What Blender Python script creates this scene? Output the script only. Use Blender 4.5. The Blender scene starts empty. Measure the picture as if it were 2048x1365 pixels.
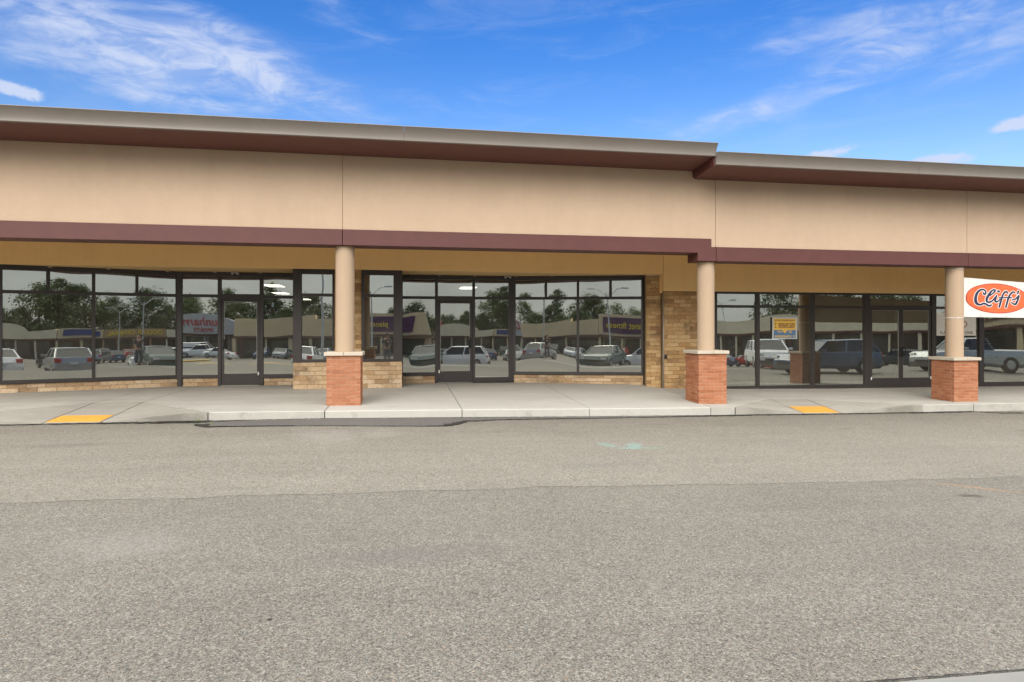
import bpy, bmesh, math, random
from mathutils import Vector, Matrix
R = math.radians
SC = bpy.context.scene
COL = SC.collection
rnd = random.Random(7)

# ------------------------------------------------------------------ camera
TH = math.atan(.17)
CH = 1.82
cam_d = bpy.data.cameras.new('camera')
cam = bpy.data.objects.new('camera', cam_d)
COL.objects.link(cam)
cam.location = (0, 0, CH)
cam.rotation_euler = (R(90), 0, -TH)
cam_d.sensor_width = 36.0
cam_d.lens = 36.0 * 1260 / 2048
cam_d.shift_y = -22.5 / 2048
cam_d.clip_start = .05
cam_d.clip_end = 3000
SC.camera = cam

# ------------------------------------------------------------------ light
SUN_EL, SUN_AZ = 28, 203          # degrees; azimuth from +Y clockwise
EXPOSURE = 1.06
sd = bpy.data.lights.new('sun', 'SUN')
sd.energy = 1.12
sd.angle = R(34)
sd.color = (1.0, .93, .83)
sun = bpy.data.objects.new('sun', sd)
COL.objects.link(sun)
sv = Vector((math.sin(R(SUN_AZ)) * math.cos(R(SUN_EL)), math.cos(R(SUN_AZ)) * math.cos(R(SUN_EL)), math.sin(R(SUN_EL))))
sun.rotation_euler = sv.to_track_quat('Z', 'Y').to_euler()
sun.location = (0, -20, 60)

SC.view_settings.view_transform = 'Standard'
SC.view_settings.look = 'None'
SC.view_settings.exposure = EXPOSURE
SC.view_settings.gamma = 1
SC.view_settings.use_curve_mapping = False
SC.render.engine = 'CYCLES'
SC.cycles.use_denoising = True
SC.cycles.max_bounces = 8
SC.cycles.diffuse_bounces = 4
SC.cycles.glossy_bounces = 5
SC.cycles.transparent_max_bounces = 12
SC.cycles.sample_clamp_indirect = 6
SC.cycles.caustics_reflective = False
SC.cycles.caustics_refractive = False


class NT:
    """small helper to write node trees"""
    def __init__(s, tree):
        s.t = tree
        s.n = tree.nodes
        s.l = tree.links

    def new(s, typ, **kw):
        nd = s.n.new(typ)
        for k, v in kw.items():
            setattr(nd, k, v)
        return nd

    def put(s, sock, v):
        if isinstance(v, bpy.types.NodeSocket):
            s.l.new(v, sock)
        elif v is not None:
            try:
                sock.default_value = v
            except Exception:
                sock.default_value = (v[0], v[1], v[2], 1)

    def m(s, op, a, b=None, c=None, clamp=False):
        nd = s.new('ShaderNodeMath', operation=op)
        nd.use_clamp = clamp
        s.put(nd.inputs[0], a)
        if b is not None:
            s.put(nd.inputs[1], b)
        if c is not None:
            s.put(nd.inputs[2], c)
        return nd.outputs[0]

    def vm(s, op, a, b=None):
        nd = s.new('ShaderNodeVectorMath', operation=op)
        s.put(nd.inputs[0], a)
        if b is not None:
            s.put(nd.inputs[1], b)
        return nd.outputs[0]

    def mixc(s, f, a, b, mode='MIX'):
        nd = s.new('ShaderNodeMix', data_type='RGBA', blend_type=mode)
        s.put(nd.inputs[0], f)
        s.put(nd.inputs[6], a if isinstance(a, bpy.types.NodeSocket) else (*a[:3], 1))
        s.put(nd.inputs[7], b if isinstance(b, bpy.types.NodeSocket) else (*b[:3], 1))
        return nd.outputs[2]

    def noise(s, vec, scale, detail=3, rough=.5, dist=0, out=0):
        nd = s.new('ShaderNodeTexNoise')
        s.put(nd.inputs['Vector'], vec)
        nd.inputs['Scale'].default_value = scale
        nd.inputs['Detail'].default_value = detail
        nd.inputs['Roughness'].default_value = rough
        nd.inputs['Distortion'].default_value = dist
        return nd.outputs[out]

    def vor(s, vec, scale, feature='F1', out='Distance', rand=1):
        nd = s.new('ShaderNodeTexVoronoi', feature=feature)
        s.put(nd.inputs['Vector'], vec)
        nd.inputs['Scale'].default_value = scale
        nd.inputs['Randomness'].default_value = rand
        return nd.outputs[out]

    def ramp(s, f, stops, interp='LINEAR'):
        nd = s.new('ShaderNodeValToRGB')
        cr = nd.color_ramp
        cr.interpolation = interp
        while len(cr.elements) < len(stops):
            cr.elements.new(.5)
        for e, (p, c) in zip(cr.elements, stops):
            e.position = p
            e.color = (*c[:3], 1) if not isinstance(c, (int, float)) else (c, c, c, 1)
        s.put(nd.inputs[0], f)
        return nd.outputs[0]

    def smooth(s, v, lo, hi):
        nd = s.new('ShaderNodeMapRange', interpolation_type='SMOOTHSTEP')
        s.put(nd.inputs[0], v)
        nd.inputs[1].default_value = lo
        nd.inputs[2].default_value = hi
        return nd.outputs[0]

    def xyz(s, x, y, z=0):
        nd = s.new('ShaderNodeCombineXYZ')
        for i, v in enumerate((x, y, z)):
            s.put(nd.inputs[i], v)
        return nd.outputs[0]

    def sep(s, v):
        nd = s.new('ShaderNodeSeparateXYZ')
        s.put(nd.inputs[0], v)
        return nd.outputs


# ------------------------------------------------------------------ sky
def build_world():
    w = bpy.data.worlds.new('World')
    SC.world = w
    w.use_nodes = True
    t = NT(w.node_tree)
    t.n.clear()
    out = t.new('ShaderNodeOutputWorld')
    sky = t.new('ShaderNodeTexSky', sky_type='NISHITA')
    sky.sun_disc = False
    sky.sun_elevation = R(SUN_EL)
    sky.sun_rotation = R(SUN_AZ)
    sky.altitude = 300
    sky.air_density = 1.0
    sky.dust_density = .4
    sky.ozone_density = 3.0
    d = t.new('ShaderNodeTexCoord').outputs['Generated']
    x, y, z = t.sep(d)
    az = t.m('ARCTAN2', x, y)
    el = t.m('ARCSINE', z)
    ae = t.xyz(az, el)

    def streak(rot, sx, sy, scale, detail, seed, rough=.6, dist=.6):
        a = t.new('ShaderNodeMapping')
        a.inputs['Rotation'].default_value = (0, 0, rot)
        a.inputs['Scale'].default_value = (sx, sy, 1)
        a.inputs['Location'].default_value = (seed, seed * .37, 0)
        t.put(a.inputs['Vector'], ae)
        return t.noise(a.outputs[0], scale, detail, rough, dist)

    warp = t.noise(ae, 5, 4, .6)
    n1 = streak(R(6), 1, 3.6, 5, 9, 1.7, .62, 1.0)
    n2 = streak(R(-17), 1, 5, 5, 9, 4.1, .62, .8)
    n3 = streak(0, 1, 1.5, 17, 8, 2.2, .62, .3)

    def blob(a0, e0, ra, re, rot=0):
        """soft ellipse round a direction: azimuth and elevation in degrees"""
        cr, sr = math.cos(R(rot)), math.sin(R(rot))
        da = t.m('SUBTRACT', az, R(a0))
        de = t.m('SUBTRACT', el, R(e0))
        u = t.m('DIVIDE', t.m('ADD', t.m('MULTIPLY', da, cr), t.m('MULTIPLY', de, sr)), R(ra))
        v = t.m('DIVIDE', t.m('SUBTRACT', t.m('MULTIPLY', de, cr), t.m('MULTIPLY', da, sr)), R(re))
        r2 = t.m('ADD', t.m('MULTIPLY', u, u), t.m('MULTIPLY', v, v))
        return t.m('EXPONENT', t.m('MULTIPLY', r2, -1.0))

    def total(lst):
        o = lst[0]
        for b in lst[1:]:
            o = t.m('ADD', o, b)
        return o

    def pix(px, py):
        u = (px - 1024) / 1260
        return math.degrees(TH + math.atan(u)), math.degrees(math.atan((660 - py) / 1260 * math.cos(math.atan(u))))
    A = total([t.m('MULTIPLY', blob(*pix(210, 55), 13.5, 3.2, -9), 1.35),
               t.m('MULTIPLY', blob(*pix(450, 85), 5.5, 1.8, -16), .7),
               t.m('MULTIPLY', blob(*pix(300, 128), 9.5, 1.3, -3), 1.1),
               t.m('MULTIPLY', blob(*pix(690, 22), 5.5, 1.8, -14), .85),
               t.m('MULTIPLY', blob(*pix(260, 185), 10, 1.5, -6), .5),
               t.m('MULTIPLY', blob(*pix(640, 200), 12, 2.2, -18), .42)])
    B = total([t.m('MULTIPLY', blob(*pix(1740, 40), 7, 2.6, 10), .75),
               t.m('MULTIPLY', blob(*pix(1600, 195), 15, 1.6, 14), .85),
               t.m('MULTIPLY', blob(*pix(1440, 248), 6, 1.2, 16), .45),
               t.m('MULTIPLY', blob(*pix(1990, 110), 8, 1.3, 17), 1.0),
               t.m('MULTIPLY', blob(*pix(2010, 5), 7, 1.4, 6), 1.0),
               t.m('MULTIPLY', blob(*pix(1560, 70), 3, 1.4, 12), .5)])
    C = total([blob(*pix(1868, 324), 2.0, .62, 0), blob(*pix(2030, 250), 1.8, .5, 2),
               t.m('MULTIPLY', blob(*pix(1655, 308), 2.3, .5, 4), .85), t.m('MULTIPLY', blob(*pix(8, 174), 2.2, .55, -6), 1.0)])
    brk = streak(R(9), 1, 2.6, 9, 7, 6.6, .6, 1.4)
    ca = t.m('MULTIPLY', t.smooth(t.m('ADD', n1, t.m('MULTIPLY', A, .17)), .42, .95), t.smooth(A, .02, .95))
    ca = t.m('MULTIPLY', ca, t.m('ADD', .38, t.m('MULTIPLY', t.smooth(brk, .36, .62), .62)))
    cb = t.m('MULTIPLY', t.smooth(t.m('ADD', n2, t.m('MULTIPLY', B, .20)), .44, .98), t.smooth(B, .02, 1.0))
    cb = t.m('MULTIPLY', cb, t.m('ADD', .4, t.m('MULTIPLY', t.smooth(brk, .38, .62), .6)))
    cc = t.m('MULTIPLY', t.smooth(t.m('ADD', C, t.m('MULTIPLY', t.m('SUBTRACT', n3, .5), 2.6)), .3, .8), t.smooth(C, .08, .35))
    haze = t.m('MULTIPLY', t.smooth(n2, .45, .8), .16)
    front = t.m('MAXIMUM', t.m('MAXIMUM', t.m('MULTIPLY', ca, .97), t.m('MULTIPLY', cb, .8)), t.m('MAXIMUM', t.m('MULTIPLY', cc, .92), haze))
    # the other half of the sky is closed by a broken grey layer
    bank = t.smooth(t.m('ADD', t.m('MULTIPLY', y, -1), t.m('MULTIPLY', t.m('SUBTRACT', warp, .5), .5)), -.42, .05)
    back_n = streak(R(3), 1, 3.2, 2.6, 6, 9.3, .55, .5)
    bank = t.m('MAXIMUM', bank, t.smooth(z, .62, .85))  # unseen cloud overhead, added to light the ground
    bank = t.m('MULTIPLY', bank, t.ramp(back_n, [(.3, .97), (.62, .86), (.75, .7)]))
    mask = t.m('MAXIMUM', front, bank, clamp=True)
    bg1 = t.new('ShaderNodeBackground')
    tint = t.mixc(1.0, sky.outputs[0], t.mixc(t.smooth(z, .12, .46), (1.0, 1.0, .99), (.27, .66, 1.12)), 'MULTIPLY')
    t.put(bg1.inputs[0], tint)
    bg1.inputs[1].default_value = SKY_STRENGTH
    bg2 = t.new('ShaderNodeBackground')
    lum = t.ramp(back_n, [(.28, .78), (.5, .92), (.72, 1.08)])
    # cloud brightness shaped to light the scene: strong overhead, dim near the horizon
    lum = t.mixc(1.0, lum, t.xyz(*[t.m('ADD', .36, t.m('MULTIPLY', t.smooth(z, .04, .75), 1.6))] * 3), 'MULTIPLY')
    ccol = t.mixc(bank, (.245, .278, .36), t.mixc(1.0, lum, (1.0, .985, .95), 'MULTIPLY'))
    t.put(bg2.inputs[0], ccol)
    bg2.inputs[1].default_value = CLOUD_STRENGTH
    mx = t.new('ShaderNodeMixShader')
    t.put(mx.inputs[0], mask)
    t.l.new(bg1.outputs[0], mx.inputs[1])
    t.l.new(bg2.outputs[0], mx.inputs[2])
    t.l.new(mx.outputs[0], out.inputs[0])


SKY_STRENGTH = .085
CLOUD_STRENGTH = 1.25
build_world()


# ------------------------------------------------------------------ materials
MATS = {}


def material(name, fn):
    m = bpy.data.materials.new(name)
    m.use_nodes = True
    t = NT(m.node_tree)
    t.n.clear()
    out = t.new('ShaderNodeOutputMaterial')
    b = t.new('ShaderNodeBsdfPrincipled')
    t.l.new(b.outputs[0], out.inputs[0])
    pos = t.new('ShaderNodeNewGeometry').outputs['Position']
    fn(t, b, pos, out)
    MATS[name] = m
    return m


def bump(t, b, h, strength, dist):
    nd = t.new('ShaderNodeBump')
    nd.inputs['Strength'].default_value = strength
    nd.inputs['Distance'].default_value = dist
    t.put(nd.inputs['Height'], h)
    t.l.new(nd.outputs[0], b.inputs['Normal'])


def rough(b, r, spec=.5):
    b.inputs['Roughness'].default_value = r
    b.inputs['Specular IOR Level'].default_value = spec


def plain(name, col, r=.5, spec=.5, var=.12, scale=3.0, metal=0.0):
    def fn(t, b, pos, out):
        n = t.noise(pos, scale, 5, .6)
        n2 = t.noise(pos, scale * 9, 3, .6)
        f = t.m('ADD', t.m('MULTIPLY', n, .7), t.m('MULTIPLY', n2, .3))
        c = t.mixc(t.smooth(f, .25, .75), [v * (1 - var) for v in col], [min(1, v * (1 + var)) for v in col])
        t.put(b.inputs['Base Color'], c)
        rough(b, r, spec)
        b.inputs['Metallic'].default_value = metal
    return material(name, fn)


def aggregate(name, tones, cell, seams, stain, patch=None):
    def fn(t, b, pos, out):
        w = t.noise(pos, 40, 3, .6, out=1)
        p = t.vm('ADD', pos, t.vm('SCALE', t.vm('SUBTRACT', w, (.5, .5, .5))))
        t.n[-1].inputs[3].default_value = .012 if False else .012
        v1 = t.vor(pos, cell, out='Color')
        v2 = t.vor(pos, cell * .45, out='Color')
        d1 = t.vor(pos, cell, out='Distance')
        r1 = t.sep(v1)[0]
        r2 = t.sep(v2)[1]
        hue = t.sep(v1)[2]
        fine = t.noise(pos, cell * 2.2, 3, .7)
        mid = t.noise(pos, 9, 5, .65)
        big = t.noise(pos, .55, 6, .6)
        f = t.m('ADD', t.m('MULTIPLY', r1, .42), t.m('ADD', t.m('MULTIPLY', r2, .22), t.m('MULTIPLY', fine, .36)))
        c = t.ramp(f, [(.10, tones[0]), (.34, tones[1]), (.62, tones[2]), (.92, tones[3])])
        warm = t.mixc(t.smooth(hue, .75, .95), (1, 1, 1), (1.12, .96, .84))
        c = t.mixc(1.0, c, warm, 'MULTIPLY')
        grain = t.noise(pos, cell * .42, 3, .75)
        c = t.mixc(1.0, c, t.ramp(grain, [(.3, .66), (.46, .98), (.6, 1.06), (.75, 1.22)]), 'MULTIPLY')
        pits = t.smooth(t.noise(pos, cell * .6, 2, .5), .59, .70)
        c = t.mixc(t.m('MULTIPLY', pits, .8), c, (.035, .034, .03))
        k = t.ramp(t.m('ADD', t.m('MULTIPLY', big, .65), t.m('MULTIPLY', mid, .35)), [(.3, 1 - stain), (.5, 1.0), (.7, 1 + stain)])
        c = t.mixc(1.0, c, k, 'MULTIPLY')
        # long faint traffic streaks along the lane
        mp = t.new('ShaderNodeMapping')
        mp.inputs['Scale'].default_value = (.12, 1.3, 1)
        t.put(mp.inputs['Vector'], pos)
        lane = t.noise(mp.outputs[0], 1.6, 5, .6)
        c = t.mixc(1.0, c, t.ramp(lane, [(.3, 1 - stain * .8), (.55, 1.0), (.75, 1 + stain * .6)]), 'MULTIPLY')
        if patch:
            c = patch(t, c, pos)
        t.put(b.inputs['Base Color'], c)
        rough(b, .85, .3)
        bump(t, b, t.m('ADD', t.m('MULTIPLY', d1, -.6), t.m('MULTIPLY', fine, .8)), .55, .006)
    return material(name, fn)


def spots(items):
    """worn marks with a place of their own: (x, y, rx, ry, rotation, colour, strength, noise scale)"""
    def fn(t, c, pos):
        x, y, z = t.sep(pos)
        for (cx, cy, rx, ry, rot, col, st, ns) in items:
            ca, sa = math.cos(rot), math.sin(rot)
            dx = t.m('SUBTRACT', x, cx)
            dy = t.m('SUBTRACT', y, cy)
            u = t.m('DIVIDE', t.m('ADD', t.m('MULTIPLY', dx, ca), t.m('MULTIPLY', dy, sa)), rx)
            v = t.m('DIVIDE', t.m('SUBTRACT', t.m('MULTIPLY', dy, ca), t.m('MULTIPLY', dx, sa)), ry)
            e = t.m('EXPONENT', t.m('MULTIPLY', t.m('ADD', t.m('MULTIPLY', u, u), t.m('MULTIPLY', v, v)), -1))
            n = t.noise(pos, ns, 4, .7)
            k = t.m('MULTIPLY', t.smooth(t.m('ADD', e, t.m('MULTIPLY', t.m('SUBTRACT', n, .5), 1.3)), .35, 1.0), st)
            c = t.mixc(k, c, col)
        return c
    return fn


TEAL = (.16, .42, .40)
LANE_MARKS = spots([
    (3.2, 9.75, .16, .32, .2, TEAL, .22, 22), (3.62, 9.62, .17, .42, -.35, TEAL, .24, 14),
    (3.45, 9.42, .36, .10, 0, TEAL, .22, 16), (3.85, 9.4, .2, .12, 0, (.13, .36, .26), .22, 18),
    (-1.25, 10.9, .8, 1.0, .3, (.36, .35, .32), .16, 3), (-.4, 11.2, .5, .7, 0, (.36, .35, .32), .15, 4),
    (-4.9, 10.5, .9, .25, .1, (.09, .085, .08), .35, 6), (1.6, 11.2, .22, .06, 0, (.05, .05, .045), .7, 9),
    (5.1, 12.1, .5, .06, 0, (.07, .06, .055), .6, 9), (8.6, 11.2, .35, .05, .1, (.06, .055, .05), .7, 9),
    (12.2, 10.6, .5, .08, 0, (.08, .075, .07), .6, 9), (2.7, 8.2, 1.2, .25, .05, (.11, .105, .1), .3, 5)])
LOT_MARKS = spots([
    (6.25, 6.1, .2, .11, 0, (.045, .04, .035), .85, 9), (6.7, 6.45, .65, .06, -.75, (.3, .16, .08), .55, 12),
    (-.78, 3.88, .022, .02, 0, (.02, .02, .015), 1.0, 1), (.1, 4.9, 1.1, .3, .1, (.1, .095, .09), .35, 5),
    (-2.2, 5.4, .8, .5, 0, (.25, .24, .22), .2, 4)])

ASPH_T = [(.016, .0155, .013), (.102, .095, .081), (.172, .162, .139), (.335, .318, .275)]
aggregate('asphalt_coarse', ASPH_T, 135, None, .10, LOT_MARKS)
aggregate('asphalt_lane', [(.03, .028, .023), (.135, .126, .106), (.198, .187, .159), (.34, .325, .28)], 105, None, .09, LANE_MARKS)
aggregate('asphalt_patch', [(.06, .058, .056), (.098, .095, .091), (.128, .124, .118), (.2, .195, .185)], 180, None, .12)
aggregate('asphalt_seam', [(.03, .029, .025), (.10, .095, .083), (.16, .152, .134), (.28, .265, .235)], 120, None, .12)
aggregate('crack_fill', [(.012, .012, .011), (.022, .022, .02), (.035, .033, .03), (.06, .055, .045)], 120, None, .2)


def concrete(name, col, stain=.16, patch=None):
    def fn(t, b, pos, out):
        big = t.noise(pos, .7, 6, .62)
        mid = t.noise(pos, 5, 6, .65)
        fine = t.noise(pos, 130, 3, .6)
        mp = t.new('ShaderNodeMapping')
        mp.inputs['Scale'].default_value = (.35, 2.2, 1)
        t.put(mp.inputs['Vector'], pos)
        wipe = t.noise(mp.outputs[0], 1.3, 5, .6)
        f = t.m('ADD', t.m('MULTIPLY', big, .4), t.m('ADD', t.m('MULTIPLY', mid, .25), t.m('MULTIPLY', wipe, .35)))
        c = t.mixc(t.smooth(f, .3, .7), [v * (1 - stain) for v in col], [v * (1 + stain * .55) for v in col])
        c = t.mixc(t.m('MULTIPLY', t.smooth(fine, .3, .7), .18), c, [v * .6 for v in col])
        oil = t.smooth(t.noise(pos, 2.3, 3, .5), .69, .76)
        c = t.mixc(t.m('MULTIPLY', oil, .25), c, (.2, .17, .13))
        if patch:
            c = patch(t, c, pos)
        # grime on vertical faces and by the gutter
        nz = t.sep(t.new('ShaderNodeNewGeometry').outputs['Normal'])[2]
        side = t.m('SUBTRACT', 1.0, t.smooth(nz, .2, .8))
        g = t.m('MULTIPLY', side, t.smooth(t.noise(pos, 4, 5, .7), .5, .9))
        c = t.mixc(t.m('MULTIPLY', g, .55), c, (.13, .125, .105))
        t.put(b.inputs['Base Color'], c)
        rough(b, .8, .3)
        bump(t, b, t.m('ADD', t.m('MULTIPLY', fine, .5), mid), .25, .004)
    return material(name, fn)


concrete('concrete', (.40, .385, .345), .2)
concrete('concrete_new', (.43, .415, .375), .12)
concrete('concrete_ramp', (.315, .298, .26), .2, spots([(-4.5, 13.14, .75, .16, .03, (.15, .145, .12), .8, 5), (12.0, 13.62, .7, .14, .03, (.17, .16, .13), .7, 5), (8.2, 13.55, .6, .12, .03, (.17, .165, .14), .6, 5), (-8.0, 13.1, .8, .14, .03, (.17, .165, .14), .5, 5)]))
concrete('concrete_strip', (.205, .2, .183), .2)
concrete('cap_limestone', (.5, .44, .35), .14)


def stucco(name, col):
    def fn(t, b, pos, out):
        big = t.noise(pos, .8, 6, .65)
        mid = t.noise(pos, 6, 5, .65)
        fine = t.noise(pos, 90, 4, .7)
        mp = t.new('ShaderNodeMapping')
        mp.inputs['Scale'].default_value = (2.5, 2.5, .25)
        t.put(mp.inputs['Vector'], pos)
        run = t.noise(mp.outputs[0], 1.1, 5, .65)
        f = t.m('ADD', t.m('MULTIPLY', big, .45), t.m('ADD', t.m('MULTIPLY', mid, .25), t.m('MULTIPLY', run, .3)))
        c = t.mixc(t.smooth(f, .28, .72), [v * .925 for v in col], [v * 1.045 for v in col])
        c = t.mixc(t.m('MULTIPLY', t.smooth(fine, .35, .7), .12), c, [v * .7 for v in col])
        t.put(b.inputs['Base Color'], c)
        rough(b, .9, .25)
        bump(t, b, fine, .35, .003)
    return material(name, fn)


stucco('stucco', (.492, .37, .266))
stucco('stucco_shaft', (.42, .312, .218))
stucco('stucco_joint', (.26, .18, .11))
stucco('stucco_bounce_tint', (.80, .555, .27))  # same stucco as the front, warm bounced light put into its colour
stucco('stucco_soffit', (.42, .33, .22))
plain('maroon', (.096, .031, .028), .55, .4, .1, 4)
plain('maroon_soffit', (.14, .06, .052), .6, .3, .12, 4)
plain('fascia_metal', (.185, .163, .145), .42, .5, .07, 2)
plain('roof_gravel', (.25, .24, .22), .9, .2, .25, 6)
plain('bronze', (.028, .022, .02), .42, .5, .15, 5)
plain('bronze_edge', (.42, .41, .38), .35, .5, .1, 5, .6)
plain('black_metal', (.012, .012, .012), .35, .5, .1, 8)
plain('white_plastic', (.75, .74, .7), .45, .5, .05, 8)
plain('galvanised', (.36, .35, .33), .45, .5, .14, 12, .5)
plain('yellow_tile', (.57, .29, .05), .7, .3, .09, 7)
plain('mortar_red', (.40, .275, .20), .9, .2, .15, 20)
plain('mortar_tan', (.30, .215, .12), .9, .2, .25, 12)
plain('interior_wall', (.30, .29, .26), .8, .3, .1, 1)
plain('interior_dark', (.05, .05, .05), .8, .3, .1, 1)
plain('interior_floor', (.16, .15, .14), .6, .4, .12, 2)
plain('weed', (.10, .13, .03), .7, .3, .3, 30)
plain('grit', (.36, .34, .29), .8, .3, .4, 9)
plain('paper_white', (.72, .71, .66), .7, .3, .05, 9)
plain('banner_white', (.60, .59, .565), .6, .3, .03, 6)
plain('banner_red', (.72, .115, .035), .55, .4, .1, 4)
plain('banner_navy', (.018, .022, .055), .5, .4, .2, 18)
plain('poster_blue', (.10, .19, .32), .6, .3, .08, 20)
plain('poster_yellow', (.75, .48, .09), .6, .3, .06, 20)
plain('poster_gray', (.5, .52, .5), .6, .3, .06, 20)
plain('poster_ink', (.16, .06, .05), .6, .3, .1, 20)
plain('sign_brown', (.36, .13, .07), .6, .3, .1, 20)


def brick_mat(name, stops, grime, mott=(.78, 1.14)):
    def fn(t, b, pos, out):
        r = t.new('ShaderNodeObjectInfo').outputs['Random']
        c = t.ramp(r, stops)
        n = t.noise(pos, 26, 5, .7)
        c = t.mixc(1.0, c, t.ramp(n, [(.25, mott[0]), (.5, 1.0), (.78, mott[1])]), 'MULTIPLY')
        big = t.noise(pos, 1.7, 5, .65)
        c = t.mixc(t.m('MULTIPLY', t.smooth(big, .5, .8), grime), c, (.06, .05, .035))
        pale = t.smooth(t.noise(pos, 5, 5, .7), .62, .8)
        c = t.mixc(t.m('MULTIPLY', pale, .3), c, (.5, .42, .34))
        t.put(b.inputs['Base Color'], c)
        rough(b, .85, .25)
        bump(t, b, t.noise(pos, 120, 4, .7), .4, .004)
    return material(name, fn)


brick_mat('brick_red', [(0, (.285, .103, .048)), (.35, (.34, .134, .066)), (.7, (.385, .162, .084)), (1, (.31, .118, .058))], .15)
brick_mat('brick_red_light', [(0, (.29, .113, .056)), (.35, (.335, .138, .071)), (.7, (.37, .162, .088)), (1, (.31, .125, .063))], .1)
brick_mat('block_tan', [(0, (.24, .135, .065)), (.2, (.43, .275, .125)), (.4, (.54, .38, .20)), (.6, (.37, .21, .09)), (.8, (.50, .335, .16)), (1, (.31, .19, .09))], .85, (.55, 1.3))
brick_mat('block_base', [(0, (.32, .21, .12)), (.3, (.46, .33, .20)), (.6, (.55, .42, .28)), (.8, (.40, .26, .14)), (1, (.50, .36, .22))], .75, (.55, 1.3))


def glass_fn(t, b, pos, out):
    t.n.remove(b)
    tr = t.new('ShaderNodeBsdfTransparent')
    tr.inputs[0].default_value = (.58, .61, .56, 1)
    gl = t.new('ShaderNodeBsdfGlossy')
    gl.inputs[0].default_value = (.97, 1.0, .91, 1)
    gl.inputs['Roughness'].default_value = 0.0
    fr = t.new('ShaderNodeFresnel')
    fr.inputs[0].default_value = 4.2
    mx = t.new('ShaderNodeMixShader')
    t.put(mx.inputs[0], fr.outputs[0])
    t.l.new(tr.outputs[0], mx.inputs[1])
    t.l.new(gl.outputs[0], mx.inputs[2])
    # dusty film on the outside; its haze is put in to lift dark reflections
    df = t.new('ShaderNodeBsdfDiffuse')
    df.inputs[0].default_value = (.42, .40, .34, 1)
    mx2 = t.new('ShaderNodeMixShader')
    dust_haze = t.m('MULTIPLY', t.smooth(t.noise(pos, 1.1, 6, .65), .3, .85), .09)
    t.put(mx2.inputs[0], t.m('ADD', dust_haze, .05))
    t.l.new(mx.outputs[0], mx2.inputs[1])
    t.l.new(df.outputs[0], mx2.inputs[2])
    t.l.new(mx2.outputs[0], out.inputs[0])


material('shop_glass', glass_fn)


def lamp_fn(t, b, pos, out):
    rough(b, .5)
    t.put(b.inputs['Base Color'], (.9, .88, .8, 1))
    t.put(b.inputs['Emission Color'], (1.0, .93, .78, 1))
    b.inputs['Emission Strength'].default_value = 3.0


material('lamp_panel', lamp_fn)


def mat(n):
    return MATS[n]


# ------------------------------------------------------------------ object helpers
def tag(o, label=None, cat=None, group=None, kind=None):
    if label:
        o['label'] = label
    if cat:
        o['category'] = cat
    if group:
        o['group'] = group
    if kind:
        o['kind'] = kind
    return o


def empty(name, loc=(0, 0, 0), rz=0, label=None, cat=None, group=None):
    o = bpy.data.objects.new(name, None)
    COL.objects.link(o)
    o.location = loc
    o.rotation_euler = (0, 0, rz)
    return tag(o, label, cat, group)


def link(name, me, parent=None, m=None):
    o = bpy.data.objects.new(name, me)
    COL.objects.link(o)
    if m and not me.materials:
        me.materials.append(mat(m))
    if parent:
        o.parent = parent
        par = parent
        # keep world placement: vertices are given in world space, so undo the parent's placement
        mw = Matrix.Identity(4)
        chain = []
        while par:
            chain.append(par)
            par = par.parent
        for p in reversed(chain):
            mw = mw @ p.matrix_parent_inverse @ Matrix.LocRotScale(p.location, p.rotation_euler, p.scale)
        o.matrix_parent_inverse = mw.inverted()
    return o


def link_local(name, me, parent, m=None):
    o = bpy.data.objects.new(name, me)
    COL.objects.link(o)
    if m and not me.materials:
        me.materials.append(mat(m))
    o.parent = parent
    return o


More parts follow.
